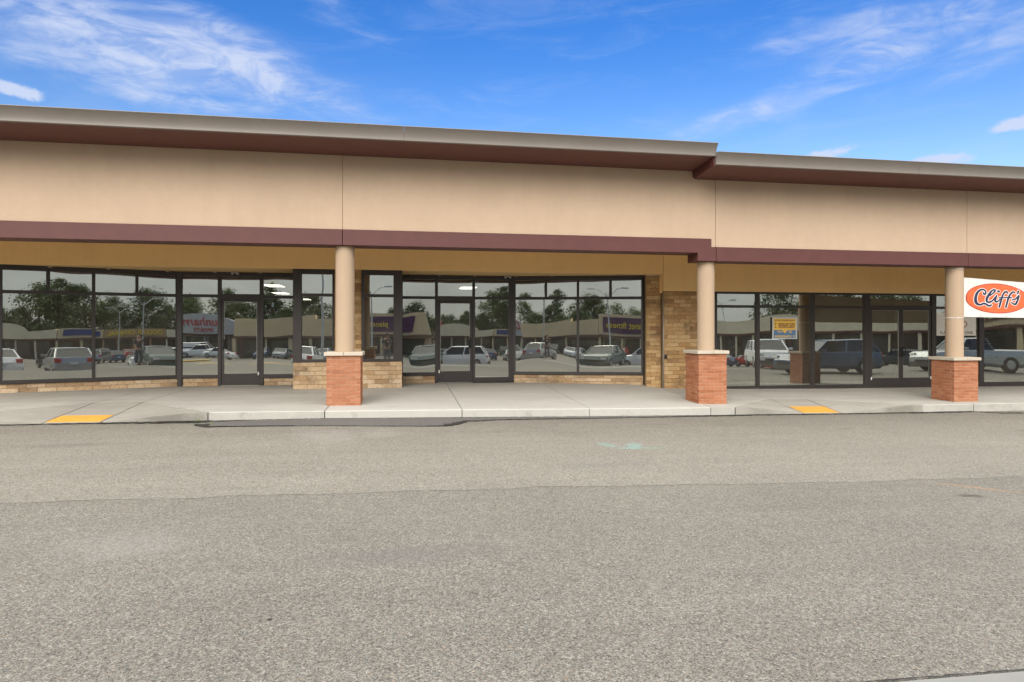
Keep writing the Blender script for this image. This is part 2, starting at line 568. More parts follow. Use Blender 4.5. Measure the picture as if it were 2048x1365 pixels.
class MB:
    """collects polygons and links them as one mesh object"""
    def __init__(s):
        s.v = []
        s.f = []

    def poly(s, pts):
        i = len(s.v)
        s.v += [tuple(p) for p in pts]
        s.f.append(tuple(range(i, i + len(pts))))
        return s

    def hexa(s, p):
        """eight corners: bottom four ccw, top four ccw"""
        i = len(s.v)
        s.v += [tuple(q) for q in p]
        for q in ((3, 2, 1, 0), (4, 5, 6, 7), (0, 1, 5, 4), (1, 2, 6, 5), (2, 3, 7, 6), (3, 0, 4, 7)):
            s.f.append(tuple(i + k for k in q))
        return s

    def box(s, x0, x1, y0, y1, z0, z1):
        return s.hexa([(x0, y0, z0), (x1, y0, z0), (x1, y1, z0), (x0, y1, z0),
                       (x0, y0, z1), (x1, y0, z1), (x1, y1, z1), (x0, y1, z1)])

    def prism_xz(s, pts, y0, y1):
        """outline in x,z (counter-clockwise seen from -y) swept from y0 to y1"""
        n = len(pts)
        i = len(s.v)
        s.v += [(x, y0, z) for x, z in pts] + [(x, y1, z) for x, z in pts]
        s.f.append(tuple(i + k for k in range(n)))
        s.f.append(tuple(i + n + k for k in reversed(range(n))))
        for k in range(n):
            l = (k + 1) % n
            s.f.append((i + l, i + k, i + n + k, i + n + l))
        return s

    def prism_yz(s, pts, x0, x1):
        n = len(pts)
        i = len(s.v)
        s.v += [(x0, y, z) for y, z in pts] + [(x1, y, z) for y, z in pts]
        s.f.append(tuple(i + k for k in range(n)))
        s.f.append(tuple(i + n + k for k in reversed(range(n))))
        for k in range(n):
            l = (k + 1) % n
            s.f.append((i + l, i + k, i + n + k, i + n + l))
        return s

    def tube(s, p, q, r0, r1=None, n=10, caps=True):
        r1 = r0 if r1 is None else r1
        p, q = Vector(p), Vector(q)
        d = (q - p).normalized()
        a = d.orthogonal().normalized()
        b = d.cross(a)
        i = len(s.v)
        for c, r in ((p, r0), (q, r1)):
            for k in range(n):
                an = 2 * math.pi * k / n
                s.v.append(tuple(c + a * (r * math.cos(an)) + b * (r * math.sin(an))))
        for k in range(n):
            l = (k + 1) % n
            s.f.append((i + k, i + l, i + n + l, i + n + k))
        if caps:
            s.f.append(tuple(i + k for k in reversed(range(n))))
            s.f.append(tuple(i + n + k for k in range(n)))
        return s

    def mesh(s, name='mesh', smooth=False):
        me = bpy.data.meshes.new(name)
        me.from_pydata(s.v, [], s.f)
        bm = bmesh.new()
        bm.from_mesh(me)
        bmesh.ops.recalc_face_normals(bm, faces=bm.faces)
        bm.to_mesh(me)
        bm.free()
        if smooth:
            me.polygons.foreach_set('use_smooth', [True] * len(me.polygons))
        return me

    def build(s, name, m, parent=None, bevel=0, smooth=False, local=False):
        me = s.mesh(name, smooth)
        o = (link_local if local else link)(name, me, parent, m)
        if bevel:
            bv = o.modifiers.new('bevel', 'BEVEL')
            bv.width = bevel
            bv.segments = 2
            bv.limit_method = 'ANGLE'
            bv.angle_limit = R(40)
        return o


def chamfer_cube(name, ch=(.03, .03, .03)):
    """unit block, centred, with chamfered edges (24 corner points)"""
    bm = bmesh.new()
    pts = []
    for sx in (-.5, .5):
        for sy in (-.5, .5):
            for sz in (-.5, .5):
                cx, cy, cz = [math.copysign(c, q) for c, q in zip(ch, (sx, sy, sz))]
                pts += [(sx, sy - cy, sz - cz), (sx - cx, sy, sz - cz), (sx - cx, sy - cy, sz)]
    for p in pts:
        bm.verts.new(p)
    bmesh.ops.convex_hull(bm, input=bm.verts)
    bmesh.ops.dissolve_limit(bm, angle_limit=R(1), verts=bm.verts, edges=bm.edges)
    me = bpy.data.meshes.new(name)
    bm.to_mesh(me)
    bm.free()
    return me


def interp(tab, x):
    if x <= tab[0][0]:
        return tab[0][1]
    for (a, va), (b, vb) in zip(tab, tab[1:]):
        if x <= b:
            return va + (vb - va) * (x - a) / (b - a)
    return tab[-1][1]


# ------------------------------------------------------------------ levels of the ground
ZG = [(-60, .10), (-12, .065), (-7.35, .061), (-3.75, .032), (-1.6, .018), (1.15, -.035), (4, -.095), (6.9, -.145), (10.5, -.2), (14, -.235), (20, -.3), (60, -.45)]
RISE = [(-400, -2.2), (-120, -1.15), (-45, -.95), (-14, -.75), (-7, -.4), (-3, .02), (0, .17), (13.2, 0), (60, 0)]
ZC = [(-12, .24), (-3.8, .212), (-1.6, .178), (1.19, .138), (4, .088), (6.9, .042), (7.47, .037), (12.6, -.03), (15.6, -.05), (24, -.08)]
ZW = [(-12, .25), (-3.8, .25), (0, .245), (4, .225), (6.9, .19), (7.3, .12), (9, .07), (13, .02), (24, -.02)]


def zg(x):
    return interp(ZG, x)


def zroad(x, y):
    return zg(x) + interp(RISE, y)


def curb(x):
    return 13.2 + .03 * (x + 1.3)


def zwalk(x, y):
    c = curb(x)
    k = min(1, max(0, (y - c) / (18.0 - c)))
    return interp(ZC, x) + (interp(ZW, x) - interp(ZC, x)) * k


def sheet(name, xs, ys, m, parent=None, off=0.0, jitter=None):
    v, f = [], []
    for j, y in enumerate(ys):
        for i, x in enumerate(xs):
            yy = y + (jitter(x, j) if jitter else 0)
            v.append((x, yy, zroad(x, yy) + off))
    n = len(xs)
    for j in range(len(ys) - 1):
        for i in range(n - 1):
            a = j * n + i
            f.append((a, a + 1, a + n + 1, a + n))
    me = bpy.data.meshes.new(name)
    me.from_pydata(v, [], f)
    return link(name, me, parent, m)


gx = sorted(set([-600, -300, -150, -90] + [k for k, _ in ZG] + [90, 150, 300, 600]))
gy = sorted(set([-900, -250] + [k for k, _ in RISE] + [-28, 6, 30, 200, 600]))
lot = tag(sheet('parking_lot', gx, gy, 'asphalt_coarse'), 'weathered grey asphalt parking lot of coarse aggregate', None, None, 'structure')

lx = sorted(set([k for k, _ in ZG if -60 <= k <= 60] + [-30 + .3 * i for i in range(201)]))
jit = {x: rnd.uniform(-.022, .022) + .035 * math.sin(x * .9) + .02 * math.sin(x * 4.1 + 1) + .015 * math.sin(x * 9.3) for x in lx}


def lane_jit(x, j):
    return jit[x] if j == 0 else (curb(x) - 13.2 - .0 if j == 2 else 0)


sheet('asphalt_lane', lx, [6.93, 10, 13.22], 'asphalt_lane', lot, .0025, lane_jit)


def ribbon(pts, widths, m, name, parent, off, seed=1, step=.07):
    """thin uneven strip lying on the road"""
    r = random.Random(seed)
    mb = MB()
    P = []
    for i in range(len(pts) - 1):
        (x0, y0), (x1, y1) = pts[i], pts[i + 1]
        L = math.hypot(x1 - x0, y1 - y0)
        n = max(1, int(L / step))
        for k in range(n):
            u = k / n
            P.append((x0 + (x1 - x0) * u, y0 + (y1 - y0) * u, widths[i] + (widths[i + 1] - widths[i]) * u))
    P.append((*pts[-1], widths[-1]))
    prev = None
    for i, (x, y, w) in enumerate(P):
        a = P[max(0, i - 1)]
        b = P[min(len(P) - 1, i + 1)]
        d = Vector((b[0] - a[0], b[1] - a[1])).normalized()
        nx, ny = -d.y, d.x
        o = r.uniform(-.35, .35) * w
        wa = w * r.uniform(.25, .75)
        wb = w * r.uniform(.25, .75)
        p = (x + nx * (wa + o), y + ny * (wa + o))
        q = (x - nx * (wb - o), y - ny * (wb - o))
        cur = [(c[0], c[1], zroad(*c) + off) for c in (p, q)]
        if prev:
            mb.poly([prev[0], prev[1], cur[1], cur[0]])
        prev = cur
    return mb.build(name, m, parent)


# dark newer strip of asphalt along the kerb, with its broken edge
pt = MB()
PX = [-3.72, -3.6, -3.0, -2.27, -1.2, -.3, .65, .9, 1.15, 1.6, 2.4, 4.0, 5.4, 6.6, 7.3]
PY = [12.55, 12.27, 12.24, 12.2, 12.12, 12.02, 11.98, 12.2, 12.68, 12.82, 12.92, 13.05, 13.18, 13.3, 13.42]
kn = sorted(set(PX + [k for k, _ in ZG if -3.7 < k < 7.3] + [-3.6 + .2 * i for i in range(54)]))
prev = None
for x in kn:
    yf = interp(list(zip(PX, PY)), x) + rnd.uniform(-.018, .018)
    yb = max(curb(x) + .01, yf + .01)
    cur = [(x, yf, zroad(x, yf) + .014), (x, yb, zroad(x, yb) + .014)]
    if prev:
        pt.poly([prev[0], cur[0], cur[1], prev[1]])
        pt.poly([(prev[0][0], prev[0][1], prev[0][2] - .012), (cur[0][0], cur[0][1], cur[0][2] - .012), cur[0], prev[0]])
    prev = cur
pt.build('asphalt_patch', 'asphalt_patch', lot)
ribbon([(-3.9, 12.62), (-3.72, 12.5), (-3.55, 12.25), (-3.0, 12.22), (-2.27, 12.18), (-.3, 12.0), (.6, 11.94), (.85, 12.08), (1.15, 12.6), (1.8, 12.8), (2.4, 12.9)],
       [.05, .2, .09, .04, .035, .03, .05, .2, .12, .06, .05], 'crack_fill', 'edge_crack', lot, .018, 3)
ribbon([(2.4, 12.9), (4, 13.03), (5.4, 13.15), (6.6, 13.26), (7.0, 13.33), (7.6, 13.4), (9, 13.44), (11.5, 13.52), (12.6, 13.5), (14.1, 13.56)],
       [.05, .04, .05, .06, .12, .12, .07, .06, .1, .09], 'crack_fill', 'edge_crack', lot, .018, 4)
ribbon([(14.1, 13.5), (14.6, 13.2), (15.4, 13.2), (16.6, 13.3), (18, 13.55)], [.08, .13, .09, .12, .08], 'crack_fill', 'edge_crack', lot, .018, 5)
ribbon([(-9.5, 12.86), (-8.0, 12.9), (-6.6, 12.94), (-5.6, 12.95), (-4.6, 12.93), (-3.9, 12.9), (-3.45, 13.0), (-3.0, 13.08)],
       [.06, .07, .05, .07, .13, .12, .1, .03], 'crack_fill', 'edge_crack', lot, .016, 6)
ribbon([(-8.5, 12.98), (-6, 13.0), (-4.4, 13.02), (-3.8, 13.05)], [.02, .03, .05, .04], 'crack_fill', 'edge_crack', lot, .016, 8)

# concrete apron in the near right corner
ap = MB()
for (x0, x1) in ((-3.0, 1.15), (1.15, 2.42), (2.42, 6.0)):
    ap.poly([(x0 + .004, 1.2, zroad(x0, 1.2) + .007), (x1 - .004, 1.2, zroad(x1, 1.2) + .007), (x1 - .004, 2.75, zroad(x1, 2.75) + .007), (x0 + .004, 2.75, zroad(x0, 2.75) + .007)])
ap.build('concrete_strip', 'concrete_strip', lot)
ribbon([(-3, 2.76), (1.8, 2.77), (6, 2.76)], [.008, .011, .009], 'crack_fill', 'edge_crack', lot, .009, 11, .04)

# grit, pale stones and broken bits lying along the kerb
gb = MB()
for i in range(420):
    if rnd.random() < .62:
        x = rnd.uniform(-3.5, 7.2)
        y = curb(x) - abs(rnd.gauss(0, .05)) - .02
    else:
        x = rnd.uniform(-9, 14)
        y = rnd.uniform(4, 12.9)
    s = rnd.uniform(.004, .013) * (1.7 if rnd.random() < .06 and y > 12 else 1) * (.6 if y < 12 else 1)
    z = zroad(x, y) + .012
    a = rnd.uniform(0, 6)
    p = [(x + s * math.cos(a + k * 2.09) * rnd.uniform(.7, 1.3), y + s * math.sin(a + k * 2.09), z) for k in range(3)]
    q = (x, y, z + s * .8)
    gb.poly(p)
    for k in range(3):
        gb.poly([p[k], p[(k + 1) % 3], q])
tag(gb.build('gravel', 'grit'), 'pale grit and small stones scattered along the kerb', 'gravel', None, 'stuff')


# dark dirt and moss in the angle of kerb and road
ribbon([(-9.5, 12.92), (-6.7, 13.0), (-5.6, 13.03), (-4.4, 13.06), (-3.7, 13.1)], [.03, .05, .04, .1, .12], 'crack_fill', 'edge_crack', lot, .017, 31, .05)
ribbon([(7.3, 13.42), (8.5, 13.47), (10, 13.5), (12.5, 13.58), (14.0, 13.6)], [.13, .08, .07, .12, .11], 'crack_fill', 'edge_crack', lot, .0165, 32, .05)
ribbon([(-3.6, 13.09), (0, 13.2), (4, 13.32), (7.2, 13.42)], [.03, .025, .03, .045], 'crack_fill', 'edge_crack', lot, .0175, 33, .05)
wd = MB()
for i in range(46):
    cx_, cy_ = (-3.92, 12.98) if i < 30 else (-3.62, 12.52)
    x, y = cx_ + rnd.gauss(0, .05), cy_ + rnd.gauss(0, .03)
    z = zroad(x, y) + .005
    a, h_ = rnd.uniform(0, 6.28), rnd.uniform(.03, .075)
    dx, dy = math.cos(a), math.sin(a)
    wd.poly([(x - dy * .006, y + dx * .006, z), (x + dy * .006, y - dx * .006, z), (x + dx * h_ * .7, y + dy * h_ * .7, z + h_)])
tag(wd.build('weeds', 'weed'), 'small green weeds growing from the cracked kerb edge', 'weeds', None, 'stuff')


# ------------------------------------------------------------------ sidewalk
def offset_poly(poly, d):
    n = len(poly)
    A = sum(poly[i][0] * poly[(i + 1) % n][1] - poly[(i + 1) % n][0] * poly[i][1] for i in range(n))
    if A < 0:
        poly = poly[::-1]
    out = []
    for i in range(n):
        p0, p1, p2 = Vector(poly[i - 1]), Vector(poly[i]), Vector(poly[(i + 1) % n])
        d1 = (p1 - p0).normalized()
        d2 = (p2 - p1).normalized()
        n1 = Vector((-d1.y, d1.x))
        n2 = Vector((-d2.y, d2.x))
        k = max(.3, 1 + n1.dot(n2))
        out.append(tuple(p1 + (n1 + n2) * (d / k)))
    return out


bed = MB()
bxs = [-14, -9, -6, -3.75, -1.6, 1.15, 4, 6.9, 10.5, 14, 20, 26]
for a, b in zip(bxs, bxs[1:]):
    bed.poly([(a, curb(a) + .05, zg(a) + .012), (b, curb(b) + .05, zg(b) + .012), (b, 18.9, zg(b) + .012), (a, 18.9, zg(a) + .012)])
walk = tag(bed.build('sidewalk', 'crack_fill'), 'pale concrete sidewalk under the canopy with kerb and two ramps', None, None, 'structure')


def slab(poly, zf, m, name='concrete_slab', gap=.007, nose=True, depth=.32):
    pl = offset_poly(poly, gap)
    bm = bmesh.new()
    bm.faces.new([bm.verts.new((x, y, 0)) for x, y in pl])
    xs = [p[0] for p in pl]
    ys = [p[1] for p in pl]

    def cut(co, no):
        bmesh.ops.bisect_plane(bm, geom=bm.verts[:] + bm.edges[:] + bm.faces[:], plane_co=co, plane_no=no)
    x = math.floor(min(xs) * 2) / 2
    while x < max(xs):
        cut((x, 0, 0), (1, 0, 0))
        x += .5
    for y in (14, 15.05, 16, 17, 18):
        if min(ys) < y < max(ys):
            cut((0, y, 0), (0, 1, 0))
    nrm = Vector((-.03, 1, 0)).normalized()
    if nose:
        cut((-1.3, 13.2 + .04, 0), nrm)
        cut((-1.3, 13.2 + .02, 0), nrm)
    bd = [e for e in bm.edges if e.is_boundary]
    for v in bm.verts:
        c = curb(v.co.x)
        v.co.z = zf(v.co.x, v.co.y)
        if nose:
            q = v.co.y - c
            if q < .012:
                v.co.z -= .016
            elif q < .03:
                v.co.z -= .004
    ex = bmesh.ops.extrude_edge_only(bm, edges=bd)
    for v in ex['geom']:
        if isinstance(v, bmesh.types.BMVert):
            v.co.z = min(zg(v.co.x) - .1, v.co.z - .1)
    bmesh.ops.recalc_face_normals(bm, faces=bm.faces)
    me = bpy.data.meshes.new(name)
    bm.to_mesh(me)
    bm.free()
    return link(name, me, walk, m)


def tri_z(a, b, c):
    def f(x, y):
        d = (b[1] - c[1]) * (a[0] - c[0]) + (c[0] - b[0]) * (a[1] - c[1])
        l0 = ((b[1] - c[1]) * (x - c[0]) + (c[0] - b[0]) * (y - c[1])) / d
        l1 = ((c[1] - a[1]) * (x - c[0]) + (a[0] - c[0]) * (y - c[1])) / d
        return a[2] * l0 + b[2] * l1 + c[2] * (1 - l0 - l1)
    return f


def cpt(x):
    return (x, curb(x))


W = 18.75


def ramp(xl, x0, x1, xr, yb):
    zb = lambda x: zwalk(x, yb)
    z0 = lambda x: zg(x) + .022

    def zf(x, y):
        k = (y - curb(x)) / (yb - curb(x))
        return z0(x) + (zb(x) - z0(x)) * k
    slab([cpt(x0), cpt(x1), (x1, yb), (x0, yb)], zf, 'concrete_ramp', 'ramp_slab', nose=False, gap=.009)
    for xe, xi in ((xl, x0), (xr, x1)):
        a = (*cpt(xi), z0(xi))
        b = (*cpt(xe), zwalk(*cpt(xe)) - .004)
        c = (xi, yb, zb(xi))
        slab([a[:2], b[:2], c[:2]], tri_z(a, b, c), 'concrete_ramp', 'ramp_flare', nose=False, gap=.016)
    # yellow detectable warning surface, with its domes
    y0, y1 = curb(x0) + .07, curb(x0) + .64
    t = MB()
    pa = [(x0 + .03, y0), (x1 - .03, y0), (x1 - .03, y1), (x0 + .03, y1)]
    t.hexa([(x, y, zf(x, y) - .01) for x, y in pa] + [(x, y, zf(x, y) + .007) for x, y in pa])
    tile = t.build('warning_tile', 'yellow_tile', walk)
    dm = MB()
    nx, ny = 15, 9
    for i in range(nx):
        for j in range(ny):
            x = x0 + .03 + (x1 - x0 - .06) * (i + .5) / nx
            y = y0 + (y1 - y0) * (j + .5) / ny
            dm.tube((x, y, zf(x, y) + .006), (x, y, zf(x, y) + .012), .014, .008, 6)
    tag(dm.build('dome', 'yellow_tile', tile), kind='stuff')
    return zf


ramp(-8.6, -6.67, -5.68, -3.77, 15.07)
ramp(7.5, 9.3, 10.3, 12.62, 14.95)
slab([cpt(-14), cpt(-8.6), (-8.6, W), (-14, W)], zwalk, 'concrete')
slab([cpt(-8.6), (-6.67, 15.07), (-6.67, W), (-8.6, W)], zwalk, 'concrete')
slab([(-6.67, 15.07), (-5.68, 15.07), (-5.68, W), (-6.67, W)], zwalk, 'concrete')
slab([(-5.68, 15.07), cpt(-3.77), cpt(-1.6), (-1.6, W), (-5.68, W)], zwalk, 'concrete', gap=.011)
slab([cpt(-1.6), cpt(1.19), (1.19, W), (-1.6, W)], zwalk, 'concrete_new', gap=.009)
slab([cpt(1.19), cpt(4.0), (4.0, W), (1.19, W)], zwalk, 'concrete_new')
slab([cpt(4.0), cpt(6.9), (7.42, 17.6), (7.42, W), (4.0, W)], zwalk, 'concrete_new', gap=.006)
slab([cpt(6.9), cpt(7.5), (9.3, 14.95), (9.3, 17.58), (7.42, 17.58)], zwalk, 'concrete', gap=.012)
slab([(9.3, 14.95), (10.3, 14.95), (10.3, 17.58), (9.3, 17.58)], zwalk, 'concrete')
slab([(10.3, 14.95), cpt(12.62), cpt(14.1), (14.1, 17.58), (10.3, 17.58)], zwalk, 'concrete', gap=.011)
slab([cpt(14.1), cpt(24), (24, 17.58), (14.1, 17.58)], zwalk, 'concrete', gap=.009)

# ------------------------------------------------------------------ the two buildings
bl = empty('shop_building', (-4, 22, .2), 0, 'higher tan shop building with maroon band and two empty bay storefronts', 'building')
br = empty('shop_building', (15, 22, 0), 0, 'lower tan shop building with flat storefront, double doors and a banner', 'building')
ST = 7.355          # joint between the two

# stucco fronts
MB().prism_xz([(-18, 4.0), (-1.339, 4.0), (-1.339, 5.605), (-18, 5.605)], 14.10, 14.6).build('stucco_panel', 'stucco', bl, .004)
MB().prism_xz([(-1.331, 4.0), (7.232, 4.0), (7.232, 3.806), (ST - .006, 3.806), (ST - .006, 5.415), (6.855, 5.415), (6.855, 5.605), (-1.331, 5.605)], 14.10, 14.6).build('stucco_panel', 'stucco', bl, .004)
MB().prism_xz([(ST + .006, 3.806), (14.335, 3.806), (14.335, 5.415), (ST + .006, 5.415)], 14.10, 14.6).build('stucco_panel', 'stucco', br, .004)
MB().prism_xz([(14.347, 3.806), (26, 3.806), (26, 5.415), (14.347, 5.415)], 14.10, 14.6).build('stucco_panel', 'stucco', br, .004)
MB().box(-18, 6.85, 14.114, 14.5, 3.996, 5.6).build('joint_backing', 'stucco_joint', bl)
MB().box(6.9, 26, 14.114, 14.5, 3.808, 5.4).build('joint_backing', 'stucco_joint', br)
# maroon band with the step down
MB().prism_xz([(-18, 3.655), (-1.341, 3.655), (-1.341, 3.994), (-18, 3.994)], 14.06, 14.62).build('maroon_band', 'maroon', bl, .005)
MB().prism_xz([(-1.329, 3.655), (6.884, 3.655), (6.884, 3.465), (ST - .007, 3.465), (ST - .007, 3.80), (7.232, 3.80), (7.232, 3.994), (-1.329, 3.994)], 14.06, 14.62).build('maroon_band', 'maroon', bl, .005)
MB().prism_xz([(ST + .007, 3.465), (14.334, 3.465), (14.334, 3.80), (ST + .007, 3.80)], 14.06, 14.62).build('maroon_band', 'maroon', br, .005)
MB().prism_xz([(14.348, 3.465), (26, 3.465), (26, 3.80), (14.348, 3.80)], 14.06, 14.62).build('maroon_band', 'maroon', br, .005)


def fascia(x0, x1, zb, zt, parent):
    """bent metal edge: leans out at the top, hemmed at the foot"""
    h = zt - zb
    pts = [(13.0, zb), (12.99, zb + .008)] + [(12.988 - .11 * (k / 11) ** 2.1, zb + .012 + (h - .02) * k / 11) for k in range(12)] + [(12.88, zt), (13.3, zt + .02), (13.3, zt - .06), (13.04, zt - .06), (13.04, zb)]
    return MB().prism_yz(pts, x0, x1)


for a, b in ((-18.0, -8.82), (-8.815, -.02), (-.015, 6.79)):
    fascia(a, b, 5.66, 5.93, bl).build('roof_fascia', 'fascia_metal', bl, smooth=False)
for a, b in ((6.792, 11.9), (11.905, 26)):
    fascia(a, b, 5.478, 5.742, br).build('roof_fascia', 'fascia_metal', br)
MB().prism_yz([(13.05, 5.668), (14.095, 5.607), (14.6, 5.607), (14.6, 5.86), (13.05, 5.86)], -18, 6.775).build('soffit', 'maroon_soffit', bl)
MB().prism_yz([(13.05, 5.487), (14.095, 5.417), (14.6, 5.417), (14.6, 5.60), (14.095, 5.60), (13.05, 5.655)], 6.80, 26).build('soffit', 'maroon_soffit', br)
MB().box(6.762, 6.797, 13.05, 14.095, 5.46, 5.652).build('soffit_return', 'maroon', br)
MB().box(-18, 6.76, 13.31, 46, 5.87, 5.90).build('roof_deck', 'roof_gravel', bl)
MB().box(6.85, 26, 13.31, 46, 5.69, 5.72).build('roof_deck', 'roof_gravel', br)
# walls that close the buildings
MB().box(-18, 7.3, 45, 45.25, -.3, 5.85).box(-18.2, -18, 14.7, 45, -.3, 5.85).build('wall', 'stucco_bounce_tint', bl)
MB().box(7.46, 26, 45, 45.25, -.4, 5.68).box(26, 26.2, 14.7, 45, -.4, 5.68).build('wall', 'stucco_bounce_tint', br)
# canopy ceiling and the bulkhead over the shop windows
MB().box(-18, 7.35, 14.63, 17.39, 4.16, 4.24).build('canopy_ceiling', 'stucco_bounce_tint', bl)
MB().box(7.36, 26, 14.63, 17.39, 4.16, 4.24).build('canopy_ceiling', 'stucco_bounce_tint', br)
MB().box(-18, 7.44, 17.40, 17.52, 3.44, 4.25).box(-18, 7.44, 17.53, 18.9, 3.44, 3.56).build('bulkhead', 'stucco_bounce_tint', bl, .006)
MB().box(7.45, 26, 17.40, 17.56, 2.958, 4.25).build('bulkhead', 'stucco_bounce_tint', br, .006)
# faint brackets on the soffit above the window heads
for x in (-8.9, -7.7, -6.4, -5.2, -4.0, 1.0, 2.05, 3.3, 4.3, 5.4, 6.2):
    yy = 18.72 if -6.2 < x < 3.2 else 18.72 - max(0, abs(x + 1.5) - 4.7) * .32
    MB().box(x - .035, x + .035, yy - .12, yy - .05, 3.405, 3.439).build('soffit_clip', 'stucco_soffit', bl)


# ------------------------------------------------------------------ storefronts
PANE_RND = random.Random(19)


class Front:
    """a straight run of shop front from P to Q; s runs along it, n points to the street"""
    def __init__(s, P, Q, parent, name='storefront_frame'):
        s.P = Vector((*P, 0))
        s.Q = Vector((*Q, 0))
        s.d = (s.Q - s.P).normalized()
        s.nn = Vector((s.d.y, -s.d.x, 0))
        s.L = (s.Q - s.P).length
        s.par = parent
        s.mb = MB()
        s.panes = []
        s.name = name

    def at(s, u, o, z):
        return s.P + s.d * u + s.nn * o + Vector((0, 0, z))

    def bar(s, u0, u1, z0, z1, f=.05, b=.07, mb=None):
        """frame member; f in front of the glass, b behind it"""
        (mb or s.mb).hexa([s.at(u0, f, z0), s.at(u1, f, z0), s.at(u1, -b, z0), s.at(u0, -b, z0),
                           s.at(u0, f, z1), s.at(u1, f, z1), s.at(u1, -b, z1), s.at(u0, -b, z1)])

    def pane(s, u0, u1, z0, z1, bow=1.0, parent=None, o=0.0, name='glass_pane'):
        r = PANE_RND
        nu, nv = 12, 14
        w, h = u1 - u0, z1 - z0
        A = r.uniform(-1, 1) * .0011 * min(w, h) * bow
        A2 = r.uniform(-1, 1) * .0011 * min(w, h) * bow
        tilt = R(.5 + r.uniform(-.05, .05))
        yaw = R(r.uniform(-.1, .1))
        ph = r.uniform(0, 6)
        v, f = [], []
        for j in range(nv + 1):
            for i in range(nu + 1):
                a, b = i / nu, j / nv
                off = o - tilt * (b - .5) * h + yaw * (a - .5) * w
                off += A * 4 * (1 - (2 * a - 1) ** 2) * (1 - (2 * b - 1) ** 2) * .6
                off += A2 * math.sin(a * 4.5 + ph) * math.sin(b * math.pi) * .5 * (1 if b > .5 else 1.6)
                v.append(s.at(u0 - .012 + (w + .024) * a, off, z0 - .012 + (h + .024) * b))
        for j in range(nv):
            for i in range(nu):
                k = j * (nu + 1) + i
                f.append((k, k + 1, k + nu + 2, k + nu + 1))
        me = bpy.data.meshes.new(name)
        me.from_pydata(v, [], f)
        me.polygons.foreach_set('use_smooth', [True] * len(f))
        s.panes.append((me, parent, name))

    def finish(s):
        fr = s.mb.build(s.name, 'bronze', s.par, .004)
        for me, p, nm in s.panes:
            link(nm, me, p or fr, 'shop_glass')
        return fr


ZH, ZGT, ZB1, ZB0, ZS1, ZS0 = 3.437, 3.31, 2.81, 2.73, .565, .472


def splay(P, Q):
    F = Front(P, Q, bl)
    L = F.L
    F.bar(0, L, ZGT, ZH)
    F.bar(0, L, ZB0, ZB1, .047)
    F.bar(0, L, ZS0, ZS1, .052)
    cuts = [0.0, .252, .5, .75, 1.0]
    hw = .037
    for k, c in enumerate(cuts):
        u = c * L
        lo = ZB1 if k in (1, 3) else ZS1
        if k == 0:
            a, b = 0, .06
        elif k == 4:
            a, b = L - .06, L
        else:
            a, b = u - hw, u + hw
        if lo == ZS1:
            F.bar(a, b, ZS1, ZB0, .05)
        F.bar(a, b, ZB1, ZGT, .05)
    for k in range(4):
        F.pane(cuts[k] * L + hw, cuts[k + 1] * L - hw, ZB1, ZGT, .5)
    F.pane(hw + .02, .5 * L - hw, ZS1, ZB0, 1.3)
    F.pane(.5 * L + hw, L - hw - .02, ZS1, ZB0, 1.0)
    return F.finish()


P1, Q1 = (-6.215, 18.8), (-9.90, 17.5)
P2, Q2 = (3.245, 18.79), (7.0, 17.84)
splay(Q1, P1)
splay(P2, Q2)


def door(F, u0, u1, z0, z1, parent, side, hz):
    """glazed aluminium door leaf in run F; side -1: pull at the left stile, 1: right"""
    mb = MB()
    st, top, kick = .07, .045, .325
    F.bar(u0, u0 + st, z0, z1, .03, .02, mb)
    F.bar(u1 - st, u1, z0, z1, .03, .02, mb)
    F.bar(u0 + st, u1 - st, z1 - top, z1, .029, .02, mb)
    F.bar(u0 + st, u1 - st, z0, z0 + kick, .029, .02, mb)
    d = mb.build('door', 'bronze', parent, .004)
    F.pane(u0 + st, u1 - st, z0 + kick, z1 - top, .5, d, 0, 'door_glass')
    # thin pale gasket line round the glass
    g = MB()
    F.bar(u0 + st + .001, u0 + st + .008, z0 + kick, z1 - top, .02, 0, g)
    F.bar(u1 - st - .008, u1 - st - .001, z0 + kick, z1 - top, .02, 0, g)
    F.bar(u0 + st, u1 - st, z1 - top - .008, z1 - top - .001, .02, 0, g)
    g.build('gasket', 'bronze_edge', d)
    hu = u0 + st * .5 if side < 0 else u1 - st * .5
    h = MB()
    pts = [(hu, .03), (hu, .085), (hu, .085), (hu, .03)]
    zz = [hz - .13, hz - .13, hz + .13, hz + .13]
    inward = .045 if side < 0 else -.045
    path = [F.at(hu, .03, hz - .13), F.at(hu + inward, .09, hz - .12), F.at(hu + inward * 1.3, .10, hz), F.at(hu + inward, .09, hz + .12), F.at(hu, .03, hz + .13)]
    for a, b in zip(path, path[1:]):
        h.tube(a, b, .016, n=8)
    h.build('pull_handle', 'black_metal', d, smooth=True)
    k = MB()
    k.tube(F.at(hu, .03, hz - .02), F.at(hu, .05, hz - .02), .032, n=12)
    F.bar(hu - .03, hu + .03, hz - .12, hz + .10, .037, .0, k)
    k.build('lock', 'black_metal', d)
    pv = MB()
    pu = u1 - .03 if side < 0 else u0 + .03
    F.bar(pu - .016, pu + .016, z0 + kick - .05, z0 + kick + .04, .045, -.02, pv)
    pv.build('door_pivot', 'white_plastic', d)
    th = MB()
    F.bar(u0, u1, z0 - .012, z0 - .002, .07, .05, th)
    th.build('threshold', 'bronze_edge', parent)
    return d


